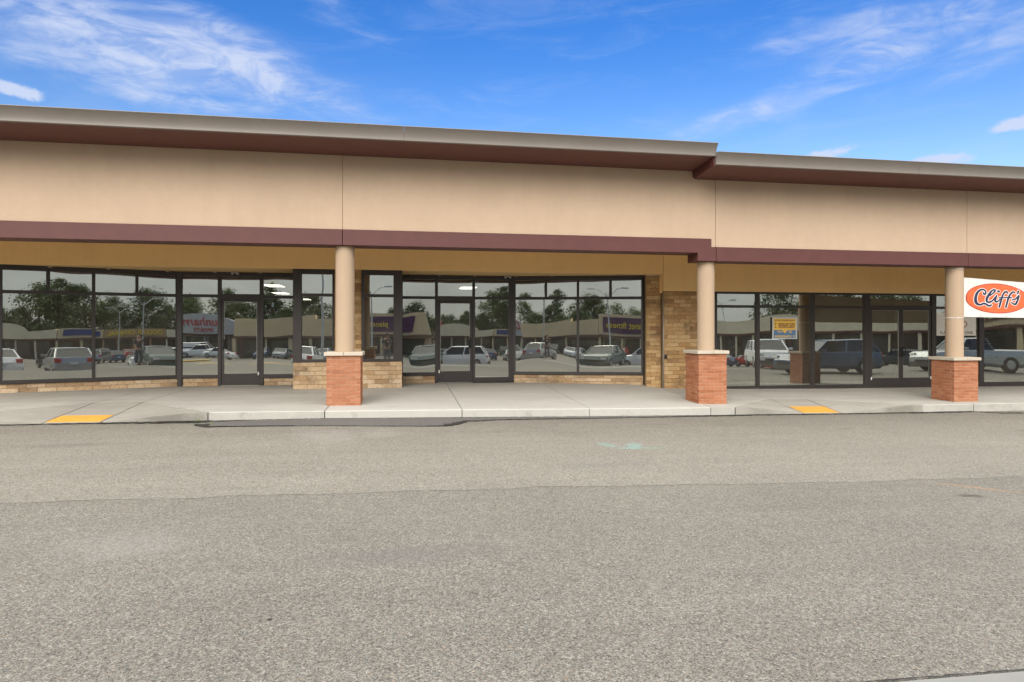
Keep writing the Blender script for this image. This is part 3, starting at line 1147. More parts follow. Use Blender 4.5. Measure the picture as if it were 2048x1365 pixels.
# --- flat recess of the left bay, with its door
F1 = Front((-6.215, 18.8), (-2.93, 18.8), bl)
u = lambda x: x + 6.215
F1.bar(0, .115, .25, ZH, .055)                     # corner post
F1.bar(.115, F1.L, ZGT, ZH)
for x0, x1 in ((-5.165, -5.075), (-4.05, -3.955)):
    F1.bar(u(x0), u(x1), .25, ZGT, .05)
F1.bar(.115, u(-5.165), ZB0, ZB1, .047)
F1.bar(u(-5.075), u(-4.05), 2.66, 2.825, .047)
F1.bar(u(-3.955), F1.L, ZB0 - .02, ZB1 - .02, .047)
F1.bar(.115, u(-5.165), ZS0, ZS1, .052)
F1.bar(u(-3.955), F1.L, ZS0 - .02, ZS1, .052)
F1.pane(.115, u(-5.165), ZB1, ZGT, .5)
F1.pane(u(-5.075), u(-4.05), 2.825, ZGT, .5)
F1.pane(u(-3.955), F1.L - .05, ZB1 - .02, ZGT, .5)
F1.pane(.115, u(-5.165), ZS1, ZB0, 1.2)
F1.pane(u(-3.955), F1.L - .05, ZS1, ZB0 - .02, 1.2)
door(F1, u(-5.07), u(-4.055), .262, 2.655, bl, -1, 1.42)
F1.finish()

# --- flat recess of the right bay
F2 = Front((-.06, 18.8), (3.245, 18.8), bl)
u = lambda x: x + .06
F2.bar(0, u(3.09), ZGT, ZH)
F2.bar(u(3.09), F2.L, .25, ZH, .055)
for x0, x1 in ((.88, .965), (1.99, 2.071)):
    F2.bar(u(x0), u(x1), .25, ZGT, .05)
F2.bar(0, u(.88), ZB0, ZB1, .047)
F2.bar(u(.965), u(1.99), 2.66, 2.82, .047)
F2.bar(u(2.071), u(3.09), ZB0, ZB1, .047)
F2.bar(0, u(.88), ZS0, ZS1, .052)
F2.bar(u(2.071), u(3.09), .255, .395, .052)
F2.pane(.01, u(.88), ZB1, ZGT, .5)
F2.pane(u(.965), u(1.99), 2.82, ZGT, .5)
F2.pane(u(2.071), u(3.09), ZB1, ZGT, .5)
F2.pane(.01, u(.88), ZS1, ZB0, 1.2)
F2.pane(u(2.071), u(3.09), .395, ZB0, 1.0)
door(F2, u(.97), u(1.985), .262, 2.655, bl, 1, 1.42)
F2.finish()

# --- projecting windows beside the pillar
FB = Front((-2.93, 17.5), (-1.879, 17.5), bl)
FB.bar(0, .219, .955, ZH, .055)
FB.bar(.219, FB.L, 3.305, ZH)
FB.bar(FB.L - .04, FB.L, .955, 3.305, .05)
FB.bar(.219, FB.L - .04, 2.712, 2.79, .047)
FB.bar(.219, FB.L - .04, .955, 1.032, .052)
FB.pane(.219, FB.L - .04, 2.79, 3.305, .5)
FB.pane(.219, FB.L - .04, 1.032, 2.712, .8)
FB.finish()
FC = Front((-1.152, 17.5), (-.066, 17.5), bl)
FC.bar(0, .079, .96, ZH, .05)
FC.bar(.079, .845, 3.305, ZH)
FC.bar(.845, FC.L, .96, ZH, .055)
FC.bar(.079, .845, 2.708, 2.786, .047)
FC.bar(.079, .845, .96, 1.032, .052)
FC.pane(.079, .845, 2.786, 3.305, .5)
FC.pane(.079, .845, 1.032, 2.708, .8)
FC.finish()
MB().box(-2.92, -2.86, 17.58, 18.72, .26, 3.43).build('return_wall', 'bronze', bl)
MB().box(-.14, -.08, 17.58, 18.72, .26, 3.43).build('return_wall', 'bronze', bl)

# --- flat storefront of the lower building
F3 = Front((9.0, 17.5), (24.0, 17.5), br)
u = lambda x: x - 9.0
H3, G3, B31, B30, S31, S30 = 2.955, 2.895, 2.558, 2.482, .135, .012
F3.bar(0, F3.L, G3, H3)
mull = [(9.0, 9.16), (10.424, 10.539), (12.254, 12.372), (14.074, 14.283), (16.465, 16.63), (18.21, 18.39), (20.6, 20.72), (23.88, 24.0)]
for x0, x1 in mull:
    F3.bar(u(x0), u(x1), -.02, G3, .05)
for (a0, a1), (b0, b1) in zip(mull, mull[1:]):
    if a0 == 14.074:
        F3.bar(u(a1), u(b0), 2.482, 2.575, .047)
        F3.pane(u(a1), u(b0), 2.575, G3, .5)
        continue
    F3.bar(u(a1), u(b0), B30, B31, .047)
    F3.bar(u(a1), u(b0), -.02, S31, .06)
    F3.pane(u(a1), u(b0), B31, G3, .5)
    F3.pane(u(a1), u(b0), S31, B30, .7)
door(F3, u(14.287), u(15.372), -.015, 2.478, br, 1, 1.13)
door(F3, u(15.378), u(16.461), -.015, 2.478, br, -1, 1.13)
F3.finish()

# ------------------------------------------------------------------ block walls
BLOCK = chamfer_cube('stone_block', (.012, .04, .035))
BLOCK2 = chamfer_cube('stone_block_base', (.012, .04, .035))
BLOCK.materials.append(mat('block_tan'))
BLOCK2.materials.append(mat('block_base'))


def block_wall(P, Q, z0, z1, parent, ch=.117, ln=.39, me=BLOCK, thick=.12, name='block_wall', proud=0.0):
    P, Q = Vector((*P, 0)), Vector((*Q, 0))
    d = (Q - P).normalized()
    n = Vector((d.y, -d.x, 0))
    L = (Q - P).length
    mb = MB()
    c = [P + n * (-.012 + proud), Q + n * (-.012 + proud), Q - n * thick, P - n * thick]
    mb.hexa([(p.x, p.y, z0 - .35) for p in c] + [(p.x, p.y, z1) for p in c])
    w = mb.build(name, 'mortar_tan', parent)
    nc = max(1, round((z1 - z0) / ch))
    h = (z1 - z0) / nc
    rz = math.atan2(d.y, d.x)
    inv = None
    for r in range(nc):
        s = -(ln * .5 if r % 2 else 0) - (rnd.uniform(0, .06))
        while s < L - .01:
            a, b = max(0, s), min(L, s + ln)
            s += ln
            if b - a < .03:
                continue
            pr = rnd.uniform(-.004, .004) + proud
            cc = P + d * ((a + b) / 2) + n * (pr - .04)
            o = link('stone_block', me, w)
            o.location = (cc.x, cc.y, z0 + h * (r + .5))
            o.rotation_euler = (0, 0, rz)
            o.scale = (b - a - .010, .08, h - .009)
    return w


block_wall(Q1, P1, .235, ZS0 - .002, bl, me=BLOCK2, name='window_base_wall')
block_wall((-6.1, 18.8), (-5.17, 18.8), .24, ZS0 - .002, bl, me=BLOCK2, name='window_base_wall')
block_wall((-3.95, 18.8), (-2.93, 18.8), .24, ZS0 - .022, bl, me=BLOCK2, name='window_base_wall')
block_wall((-2.93, 17.5), (-.075, 17.5), .235, .953, bl, me=BLOCK2, proud=.03, name='window_base_wall')
block_wall((-1.875, 17.5), (-1.156, 17.5), .962, 3.435, bl, name='block_pier')
block_wall((-.06, 18.8), (.88, 18.8), .235, ZS0 - .002, bl, me=BLOCK2, name='window_base_wall')
block_wall(P2, Q2, .17, ZS0 - .002, bl, me=BLOCK2, name='window_base_wall')
block_wall((6.995, 17.6), (7.455, 17.6), .10, 3.39, bl, ch=.115, ln=.33, name='block_pier')
block_wall((7.475, 17.5), (9.0, 17.5), .03, 2.955, br, ch=.1165, ln=.36, name='block_wall')
MB().box(-18, -9.92, 17.5, 17.62, -.1, 3.43).build('side_wall', 'stucco_bounce_tint', bl)
MB().box(6.98, 7.46, 17.56, 17.63, 3.393, 3.438).build('pier_trim', 'block_base', bl)
MB().box(7.40, 7.47, 17.53, 17.6, 2.9, 3.438).build('pier_trim', 'stucco_bounce_tint', bl)

cp = empty('conduit_pipe', (7.47, 17.46, .1), 0, 'thin grey conduit pipe running up the tan block wall with a small box', 'pipe')
MB().tube((7.472, 17.455, .08), (7.472, 17.455, 2.93), .017, n=8).build('pipe', 'galvanised', cp, smooth=True)
MB().box(7.50, 7.57, 17.42, 17.463, .98, 1.09).build('outlet_box', 'black_metal', cp, .005)
for zc_ in (1.04, 2.1):
    MB().box(7.452, 7.492, 17.43, 17.475, zc_, zc_ + .03).build('clamp', 'galvanised', cp)
for (x, l) in ((-4.66, 'grey motion sensor under the soffit above the left glass door'), (3.03, 'grey motion sensor under the soffit at the right bay corner post')):
    s = empty('motion_sensor', (x, 18.62, 3.4), 0, l, 'sensor', 'motion sensors under the soffit')
    MB().box(x - .1, x + .1, 18.55, 18.68, 3.36, 3.437).build('housing', 'galvanised', s, .012)
    MB().tube((x + .0, 18.54, 3.372), (x + .0, 18.53, 3.352), .035, .028, 10).build('lens', 'black_metal', s)

# ------------------------------------------------------------------ inside the shops
MB().box(-18, 7.3, 18.95, 44.9, .14, .235).build('floor', 'interior_floor', bl)
MB().box(-18, 7.3, 44.3, 44.5, .25, 3.6).box(7.2, 7.3, 17.8, 44.2, .25, 3.6).box(-2.0, -1.9, 22, 44.2, .25, 3.5).build('inner_wall', 'interior_wall', bl)
MB().box(-18, 7.18, 18.95, 44.2, 3.565, 3.6).build('ceiling', 'interior_wall', bl)
MB().box(7.4, 26, 17.62, 44.9, -.12, -.025).build('floor', 'interior_floor', br)
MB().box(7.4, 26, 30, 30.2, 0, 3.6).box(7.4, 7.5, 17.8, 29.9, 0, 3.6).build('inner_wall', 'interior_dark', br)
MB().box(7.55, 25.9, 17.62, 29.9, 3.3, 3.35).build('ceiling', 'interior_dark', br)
LAMPS = [(-5.04, 25.8, 3.56), (-5.6, 37, 3.56), (-5.75, 31, 3.56), (2.55, 25.8, 3.56), (10.35, 20.5, 3.295)]
for i, (x, y, z) in enumerate(LAMPS):
    bld = bl if i < 4 else br
    MB().box(x - .3, x + .3, y - .6, y + .6, z - .035, z - .006).build('ceiling_lamp', 'lamp_panel', bld)
    MB().box(x - .36, x + .36, y - .66, y + .66, z - .022, z - .001).build('lamp_frame', 'white_plastic', bld)

for (x, y, w, h, z0, l) in ((10.15, 17.95, .62, .55, .62, 'white display box on a stand behind the window right of the pillar'), (11.15, 18.0, .62, .6, .62, 'white display box below the poster behind the window')):
    b = empty('display_box', (x, y, 0), 0, l, 'display box')
    MB().box(x - w / 2, x + w / 2, y, y + .05, z0 + .12, z0 + .12 + h).build('back_board', 'paper_white', b, .01)
    MB().box(x - w * .62, x + w * .62, y - .1, y + .4, .30, z0).build('tray', 'paper_white', b, .02)
    MB().box(x - .25, x + .25, y + .05, y + .3, -.02, .298).build('stand', 'interior_dark', b)


def glyph_rows(mb, x0, x1, z0, z1, y, n, seed):
    """row of small letter-like strokes, too small in the photo to read"""
    r = random.Random(seed)
    w = (x1 - x0) / n
    h = z1 - z0
    for i in range(n):
        a = x0 + w * (i + .12)
        b = x0 + w * (i + .85)
        if r.random() < .1:
            continue
        s = (b - a) * .3
        mb.poly([(a, y, z0), (a + s, y, z0), (a + s, y, z1), (a, y, z1)])
        if r.random() < .75:
            mb.poly([(b - s, y, z0), (b, y, z0), (b, y, z1), (b - s, y, z1)])
        for zz in r.sample([z0, z0 + h * .4, z1 - h * .22], 2):
            mb.poly([(a, y - .0004, zz), (b, y - .0004, zz), (b, y - .0004, zz + h * .2), (a, y - .0004, zz + h * .2)])


def poster(xc, zc, w, h, y, label, k=1.0):
    p = empty('window_poster', (xc, y, zc - h / 2), 0, label, 'poster', 'yellow and blue window posters')
    x0, x1, z0, z1 = xc - w / 2, xc + w / 2, zc - h / 2, zc + h / 2
    MB().box(x0, x1, y, y + .003, z0, z1).build('sheet', 'poster_gray', p)
    rect = lambda m, a, b, c, d, o: MB().poly([(x0 + a * w, y - o, z0 + c * h), (x0 + b * w, y - o, z0 + c * h), (x0 + b * w, y - o, z0 + d * h), (x0 + a * w, y - o, z0 + d * h)]).build(*m, p)
    rect(('yellow_field', 'poster_yellow'), .06, .94, .42, .93, .0015)
    rect(('blue_field', 'poster_blue'), .06, .94, .04, .415, .0015)
    mb = MB()
    glyph_rows(mb, x0 + .1 * w, x0 + .9 * w, z0 + .82 * h, z0 + .89 * h, y - .003, 13, 1)
    glyph_rows(mb, x0 + .1 * w, x0 + .9 * w, z0 + .5 * h, z0 + .73 * h, y - .003, 11, 2)
    tag(mb.build('lettering', 'poster_ink', p), kind='stuff')
    mb = MB()
    glyph_rows(mb, x0 + .1 * w, x0 + .9 * w, z0 + .07 * h, z0 + .17 * h, y - .003, 12, 3)
    glyph_rows(mb, x0 + .2 * w, x0 + .4 * w, z0 + .3 * h, z0 + .38 * h, y - .003, 4, 4)
    glyph_rows(mb, x0 + .66 * w, x0 + .8 * w, z0 + .28 * h, z0 + .4 * h, y - .003, 2, 5)
    mb.poly([(x0 + .38 * w, y - .0032, z0 + .41 * h), (x0 + .5 * w, y - .0032, z0 + .26 * h), (x0 + .62 * w, y - .0032, z0 + .41 * h)])
    tag(mb.build('lettering', 'poster_yellow', p), kind='stuff')


poster(11.36, 1.87, .83, .66, 17.455, 'yellow and blue poster on the window left of the double doors')
poster(19.25, 1.84, .83, .6, 17.56, 'yellow and blue poster on the window under the banner')


def text_mesh(s, size, depth=.01, shear=0, font_scale=1.0):
    c = bpy.data.curves.new('lettering', 'FONT')
    c.body = s
    c.size = size
    c.extrude = depth
    c.shear = shear
    c.align_x = 'CENTER'
    c.align_y = 'CENTER'
    c.resolution_u = 3
    o = bpy.data.objects.new('lettering', c)
    COL.objects.link(o)
    bpy.context.view_layer.update()
    me = bpy.data.meshes.new_from_object(o.evaluated_get(bpy.context.evaluated_depsgraph_get()))
    bpy.data.objects.remove(o)
    return me


def text(s, size, loc, facing, m, parent, name='lettering', depth=.01, shear=0, sx=1.0):
    """upright lettering; facing -1 looks to -y, 1 looks to +y, or an angle in radians"""
    me = text_mesh(s, size, depth, shear)
    rz = {-1: 0, 1: math.pi}.get(facing, facing)
    me.transform(Matrix.Translation(loc) @ Matrix.Rotation(rz, 4, 'Z') @ Matrix.Rotation(R(90), 4, 'X') @ Matrix.Diagonal((sx, 1, 1, 1)))
    return link(name, me, parent, m)


ws = empty('window_sign', (17.35, 17.53, 1.6), 0, 'white paper sign with dark red lettering behind the window beside the banner pillar', 'sign')
MB().box(16.65, 18.10, 17.47, 17.474, 1.63, 2.35).build('sheet', 'paper_white', ws)
text('FLAG', .13, (16.93, 17.466, 1.72), -1, 'poster_ink', ws, depth=.001)
text('IONS', .13, (17.83, 17.466, 1.72), -1, 'poster_ink', ws, depth=.001)
em = MB()
for i in range(24):
    a0, a1 = 2 * math.pi * i / 24, 2 * math.pi * (i + 1) / 24
    em.poly([(17.36 + .42 * math.cos(a0), 17.467, 2.0 + .17 * math.sin(a0)), (17.36 + .42 * math.cos(a1), 17.467, 2.0 + .17 * math.sin(a1)),
             (17.36 + .38 * math.cos(a1), 17.467, 2.0 + .14 * math.sin(a1)), (17.36 + .38 * math.cos(a0), 17.467, 2.0 + .14 * math.sin(a0))])
em.build('emblem', 'sign_brown', ws)
for x, z0, z1, w, l in ((14.98, .33, 1.02, .34, 'tall white paper notice on the left double door'), (15.62, .33, 1.28, .2, 'narrow white paper notice on the right double door')):
    n = empty('paper_notice', (x, 17.56, z0), 0, l, 'notice')
    MB().box(x - w / 2, x + w / 2, 17.55, 17.553, z0, z1).build('sheet', 'paper_white', n)
for x, l in ((15.98, 'dark shelving unit of stacked folded goods inside the double doors'), (20.9, 'dark shelving unit inside the far right window')):
    g = empty('shelf_unit', (x, 20, 0), 0, l, 'shelf')
    MB().box(x - .33, x - .3, 19.6, 20.1, -.02, 1.9).box(x + .3, x + .33, 19.6, 20.1, -.02, 1.9).build('side_panel', 'black_metal', g)
    for k in range(9):
        MB().box(x - .3, x + .3, 19.6, 20.1, .1 + k * .2, .13 + k * .2).build('shelf', 'galvanised', g)

# ------------------------------------------------------------------ pillars
BW, BH, BD = .1967, .0665, .095
BRICK = chamfer_cube('brick', (.02, .035, .05))
BRICK.materials.append(mat('brick_red'))
BRICKL = chamfer_cube('brick_light', (.02, .035, .05))
BRICKL.materials.append(mat('brick_red_light'))


def pillar(xc, zb, zcap, ztop, label, me):
    yc = 14.36
    p = empty('brick_pillar', (xc, yc, zb), 0, label, 'pillar', 'round pillars on brick pedestals along the walk')
    w = .36
    MB().box(xc - w + .007, xc + w - .007, yc - w + .007, yc + w - .007, zb - .25, zcap - .001).build('mortar_core', 'mortar_red', p)
    z0 = zb - .02
    n = round((zcap - z0) / .0765)
    h = (zcap - z0) / n
    for c in range(n):
        z = z0 + h * (c + .5)
        for side in range(4):
            a = side * math.pi / 2
            for k in range(3):
                # pinwheel: each side runs from one corner and stops a brick's depth short of the next
                s = -w + (k + .5) * (2 * w - BD - .006) / 3
                if c % 2:
                    s = -s
                lx, ly = s, -w + BD / 2
                o = link('brick', me, p)
                jz = rnd.uniform(-.0015, .0015)
                pr = rnd.uniform(-.0025, .0025)
                ly -= pr
                o.location = (xc + lx * math.cos(a) - ly * math.sin(a), yc + lx * math.sin(a) + ly * math.cos(a), z + jz)
                o.rotation_euler = (0, 0, a + rnd.uniform(-.004, .004))
                o.scale = ((2 * w - BD - .006) / 3 - .009, BD, h - .0088)
    e = w + .045
    MB().box(xc - e, xc - .003, yc - e, yc + e, zcap, zcap + .078).build('cap_stone', 'cap_limestone', p, .008)
    MB().box(xc + .003, xc + e, yc - e, yc + e, zcap, zcap + .078).build('cap_stone', 'cap_limestone', p, .008)
    sh = MB()
    rr = .205
    nn = 40
    prev = None
    for z, r in ((zcap + .079, rr), (ztop - .05, rr), (ztop - .006, rr)):
        ring = [(xc + r * math.cos(2 * math.pi * i / nn), yc + r * math.sin(2 * math.pi * i / nn), z) for i in range(nn)]
        if prev:
            for i in range(nn):
                j = (i + 1) % nn
                sh.poly([prev[i], prev[j], ring[j], ring[i]])
        prev = ring
    me_s = sh.mesh('shaft', True)
    bm = bmesh.new()
    bm.from_mesh(me_s)
    bmesh.ops.remove_doubles(bm, verts=bm.verts, dist=.0005)
    bmesh.ops.recalc_face_normals(bm, faces=bm.faces)
    bm.to_mesh(me_s)
    bm.free()
    link('shaft', me_s, p, 'stucco_shaft')
    return p


pillar(-1.305, .19, 1.26, 3.655, 'round tan pillar on a brick pedestal between the two bay storefronts', BRICKL)
pillar(7.235, .035, 1.245, 3.465, 'round tan pillar on a brick pedestal under the step in the roofline', BRICK)
pillar(14.22, .0, 1.03, 3.465, 'round tan pillar on a brick pedestal with the banner tied to it', BRICK)

# ------------------------------------------------------------------ banner
def b_y(x, z):
    k = max(0, x - 14.35)
    return 14.24 - .012 * math.sin(k * 3.1 + z * 2) - .008 * math.sin((x + z * 1.4) * 9) * math.exp(-k * .9) - .02 * math.sin(min(1, k / 5) * math.pi)


def b_pt(zx, zy, o):
    x = 14.352 + (zx - 110) * .001123
    z = 2.267 - (zy - 1105) * .000965
    return (x, b_y(x, z) - o, z)


bn = empty('banner', (16.9, 14.24, 2.1), 0, 'white vinyl banner with a red oval reading CLIFF\'S tied to the pillar', 'banner')
cl = MB()
N, M_ = 70, 10
XE = 19.6
for i in range(N):
    for j in range(M_):
        q = []
        for a, b in ((i, j), (i + 1, j), (i + 1, j + 1), (i, j + 1)):
            x = 14.355 + (XE - 14.355) * a / N
            k = (x - 14.355) / 1.84
            top = 3.187 - .12 * k + .024 * k * k * .6
            bot = 2.158 - .03 * k + .008 * k * k
            z = bot + (top - bot) * b / M_
            q.append((x, b_y(x, z), z))
        cl.poly(q)
me = cl.mesh('cloth', True)
bm = bmesh.new()
bm.from_mesh(me)
bmesh.ops.remove_doubles(bm, verts=bm.verts, dist=.0005)
bmesh.ops.recalc_face_normals(bm, faces=bm.faces)
bm.to_mesh(me)
bm.free()
link('cloth', me, bn, 'banner_white')


def oval(o, m, name, gr):
    mb = MB()
    # outline measured round the oval, flatter at the upper right
    cx, cy, ra, rb = 1065, 715, 855 + gr, 392 + gr
    rings = 8
    n = 64
    P = lambda r, a: b_pt(cx + ra * r * math.cos(a) + 20 * math.sin(a), cy - rb * r * math.sin(a) + 62 * math.cos(a) * r * (1 if math.sin(a) > 0 else .25), o)
    for k in range(rings):
        for i in range(n):
            a0, a1 = 2 * math.pi * i / n, 2 * math.pi * (i + 1) / n
            r0, r1 = k / rings, (k + 1) / rings
            if k == 0:
                mb.poly([P(0, 0), P(r1, a0), P(r1, a1)])
            else:
                mb.poly([P(r0, a0), P(r1, a0), P(r1, a1), P(r0, a1)])
    mb.build(name, m, bn)


oval(.003, 'banner_red', 'oval_glow', 16)
oval(.0045, 'banner_navy', 'oval_outline', 5)
oval(.006, 'banner_red', 'oval_field', -6)


def spline(pts, n=7):
    out = []
    for i in range(len(pts) - 1):
        p0 = pts[max(0, i - 1)]
        p1, p2 = pts[i], pts[i + 1]
        p3 = pts[min(len(pts) - 1, i + 2)]
        for k in range(n):
            t = k / n
            out.append(tuple(.5 * (2 * b + (c - a) * t + (2 * a - 5 * b + 4 * c - d) * t * t + (3 * b - a - 3 * c + d) * t ** 3) for a, b, c, d in zip(p0, p1, p2, p3)))
    out.append(pts[-1])
    return out


STROKES = [
    [(640, 560, 26), (672, 606, 34), (706, 580, 36), (694, 516, 32), (640, 478, 34), (570, 484, 42), (502, 548, 54), (458, 640, 66), (440, 740, 70), (458, 828, 66), (512, 880, 52), (590, 884, 44), (650, 852, 42), (710, 866, 46), (770, 906, 44), (826, 916, 40), (868, 886, 26)],
    [(812, 640, 24), (884, 590, 30), (954, 524, 38), (972, 482, 30), (930, 478, 34), (858, 522, 44), (790, 612, 54), (744, 712, 58), (740, 790, 50), (790, 820, 40), (860, 798, 36), (920, 740, 34), (968, 672, 30)],
    [(1004, 632, 34), (972, 716, 46), (962, 782, 44), (1004, 806, 36), (1064, 766, 28), (1092, 730, 22)],
    [(1050, 516, 54), (1072, 522, 54)],
    [(1312, 572, 22), (1302, 536, 34), (1246, 530, 42), (1186, 606, 44), (1144, 716, 46), (1106, 820, 48), (1072, 946, 42)],
    [(1516, 560, 22), (1500, 536, 32), (1440, 546, 42), (1372, 626, 44), (1326, 736, 46), (1290, 840, 48), (1256, 954, 42)],
    [(1082, 692, 26), (1260, 690, 26), (1424, 688, 26)],
    [(1618, 512, 44), (1604, 556, 34), (1582, 596, 18)],
    [(1446, 752, 26), (1540, 714, 34), (1636, 626, 30), (1612, 706, 44), (1574, 800, 50), (1532, 868, 44), (1472, 854, 36), (1408, 816, 20)]]


def lettering(extra, o, m, name):
    mb = MB()
    for st in STROKES:
        q = spline(st)
        prev = None
        for i, (x, y, w) in enumerate(q):
            a, b = q[max(0, i - 1)], q[min(len(q) - 1, i + 1)]
            dx, dy = b[0] - a[0], b[1] - a[1]
            l = math.hypot(dx, dy) or 1
            hw = w / 2 + extra
            nx, ny = -dy / l * hw, dx / l * hw
            cur = (b_pt(x + nx, y + ny, o), b_pt(x - nx, y - ny, o))
            if prev:
                mb.poly([prev[0], cur[0], cur[1], prev[1]])
            prev = cur
        for (x, y, w) in (q[0], q[-1]):
            hw = w / 2 + extra
            mb.poly([b_pt(x + hw * math.cos(k * .785), y + hw * math.sin(k * .785), o - .0002) for k in range(8)])
    mb.build(name, m, bn)


plain('banner_letter_white', (.8, .79, .77), .6, .3, .02, 6)
lettering(19, .0075, 'banner_letter_white', 'lettering_outline')
lettering(6, .009, 'banner_navy', 'lettering')
tie = MB()
for zz, tilt in ((2.135, .012), (2.115, -.02), (3.40, .01)):
    ring = [(14.22 + .212 * math.cos(2 * math.pi * i / 36), 14.36 + .212 * math.sin(2 * math.pi * i / 36), zz + tilt * math.cos(2 * math.pi * i / 36)) for i in range(37)]
    for a, b in zip(ring, ring[1:]):
        tie.tube(a, b, .006, n=5, caps=False)
tie.tube((14.40, 14.26, 2.14), (14.37, 14.235, 2.17), .006, n=5)
tie.tube((14.40, 14.26, 3.40), (14.37, 14.235, 3.18), .006, n=5)
tie.build('tie_cord', 'paper_white', bn)
gr = MB()
for x in (14.9, 15.65, 16.6, 17.6, 18.6):
    k = (x - 14.355) / 1.84
    z = 2.158 - .03 * k + .008 * k * k + .03
    gr.tube((x, b_y(x, z) - .002, z), (x, b_y(x, z) - .005, z), .014, n=8)
gr.build('grommet', 'galvanised', bn)
#@@REST@@
# ------------------------------------------------------------------ across the lot (seen mirrored in the shop windows)
plain('car_white', (.72, .73, .73), .25, .5, .02, 2)
plain('car_silver', (.36, .38, .39), .22, .6, .03, 2, .3)
plain('car_dark', (.025, .03, .034), .2, .6, .05, 2)
plain('car_blue', (.04, .075, .14), .2, .6, .05, 2)
plain('car_red', (.42, .035, .025), .22, .6, .05, 2)
plain('car_teal', (.05, .085, .085), .2, .6, .05, 2)
plain('car_glass', (.012, .015, .017), .08, .6, .05, 2)
plain('tyre', (.02, .02, .02), .8, .3, .1, 9)
plain('rim_metal', (.35, .36, .37), .3, .5, .1, 9, .5)
plain('light_clear', (.7, .7, .68), .15, .6, .05, 9)
plain('light_red', (.45, .02, .015), .2, .6, .05, 9)
plain('light_amber', (.7, .25, .03), .2, .6, .05, 9)
plain('plate_white', (.6, .62, .66), .5, .3, .05, 9)
plain('shop_tan', (.62, .49, .31), .9, .2, .08, .6)
plain('shop_cream', (.66, .59, .43), .9, .2, .08, .6)
plain('shop_gray', (.45, .45, .45), .7, .3, .08, .6)
plain('shop_dark', (.05, .045, .04), .6, .4, .15, .6)
plain('shop_brown', (.13, .07, .055), .7, .3, .1, .6)
plain('purple', (.085, .035, .085), .6, .3, .06, 1)
plain('sign_yellow', (.85, .62, .03), .5, .3, .04, 2)
plain('sign_red', (.5, .03, .025), .5, .3, .04, 2)
plain('sign_blue', (.05, .07, .2), .5, .3, .04, 2)
plain('sign_orange', (.75, .16, .06), .5, .3, .04, 2)
plain('far_glass', (.03, .035, .035), .12, .6, .2, .3)
plain('kerb_yellow', (.60, .36, .06), .7, .3, .15, 2)
plain('paint_line', (.55, .40, .12), .8, .2, .2, 3)
plain('pole_metal', (.46, .47, .47), .45, .5, .08, 1, .4)
plain('bark', (.09, .065, .045), .9, .2, .2, 4)
plain('hill_woods', (.06, .085, .06), .95, .1, .3, .05)
plain('jacket', (.035, .045, .06), .85, .2, .15, 20)
plain('jeans', (.05, .07, .11), .85, .2, .15, 20)
plain('skin', (.45, .27, .19), .55, .4, .06, 20)
plain('hair', (.03, .02, .015), .7, .3, .1, 30)


def leaf_mat(name, a, b_):
    def fn(t, b, pos, out):
        r = t.new('ShaderNodeObjectInfo').outputs['Random']
        n = t.noise(pos, .35, 4, .6)
        n2 = t.noise(pos, 2.2, 3, .6)
        f = t.m('ADD', t.m('MULTIPLY', n, .55), t.m('ADD', t.m('MULTIPLY', n2, .25), t.m('MULTIPLY', r, .2)))
        t.put(b.inputs['Base Color'], t.mixc(t.smooth(f, .3, .72), a, b_))
        rough(b, .65, .25)
        b.inputs['Subsurface Weight'].default_value = 0
    return material(name, fn)


leaf_mat('leaf_dark', (.04, .065, .024), (.085, .12, .04))
leaf_mat('leaf_mid', (.055, .085, .026), (.12, .155, .05))
leaf_mat('leaf_light', (.075, .105, .03), (.16, .18, .055))


# ---- cars
def loft(sections, cap=True):
    """sections: list of (x, [(y, z) ...]) half outlines from bottom centre to top centre; mirrored"""
    mb = MB()
    rings = []
    for x, hp in sections:
        full = [(x, y, z) for y, z in hp] + [(x, -y, z) for y, z in reversed(hp)]
        i = len(mb.v)
        mb.v += full
        rings.append((i, len(full)))
    for (a, n), (b, _) in zip(rings, rings[1:]):
        for k in range(n):
            l = (k + 1) % n
            mb.f.append((a + k, a + l, b + l, b + k))
    if cap:
        a, n = rings[0]
        mb.f.append(tuple(a + k for k in reversed(range(n))))
        b, n = rings[-1]
        mb.f.append(tuple(b + k for k in range(n)))
    return mb


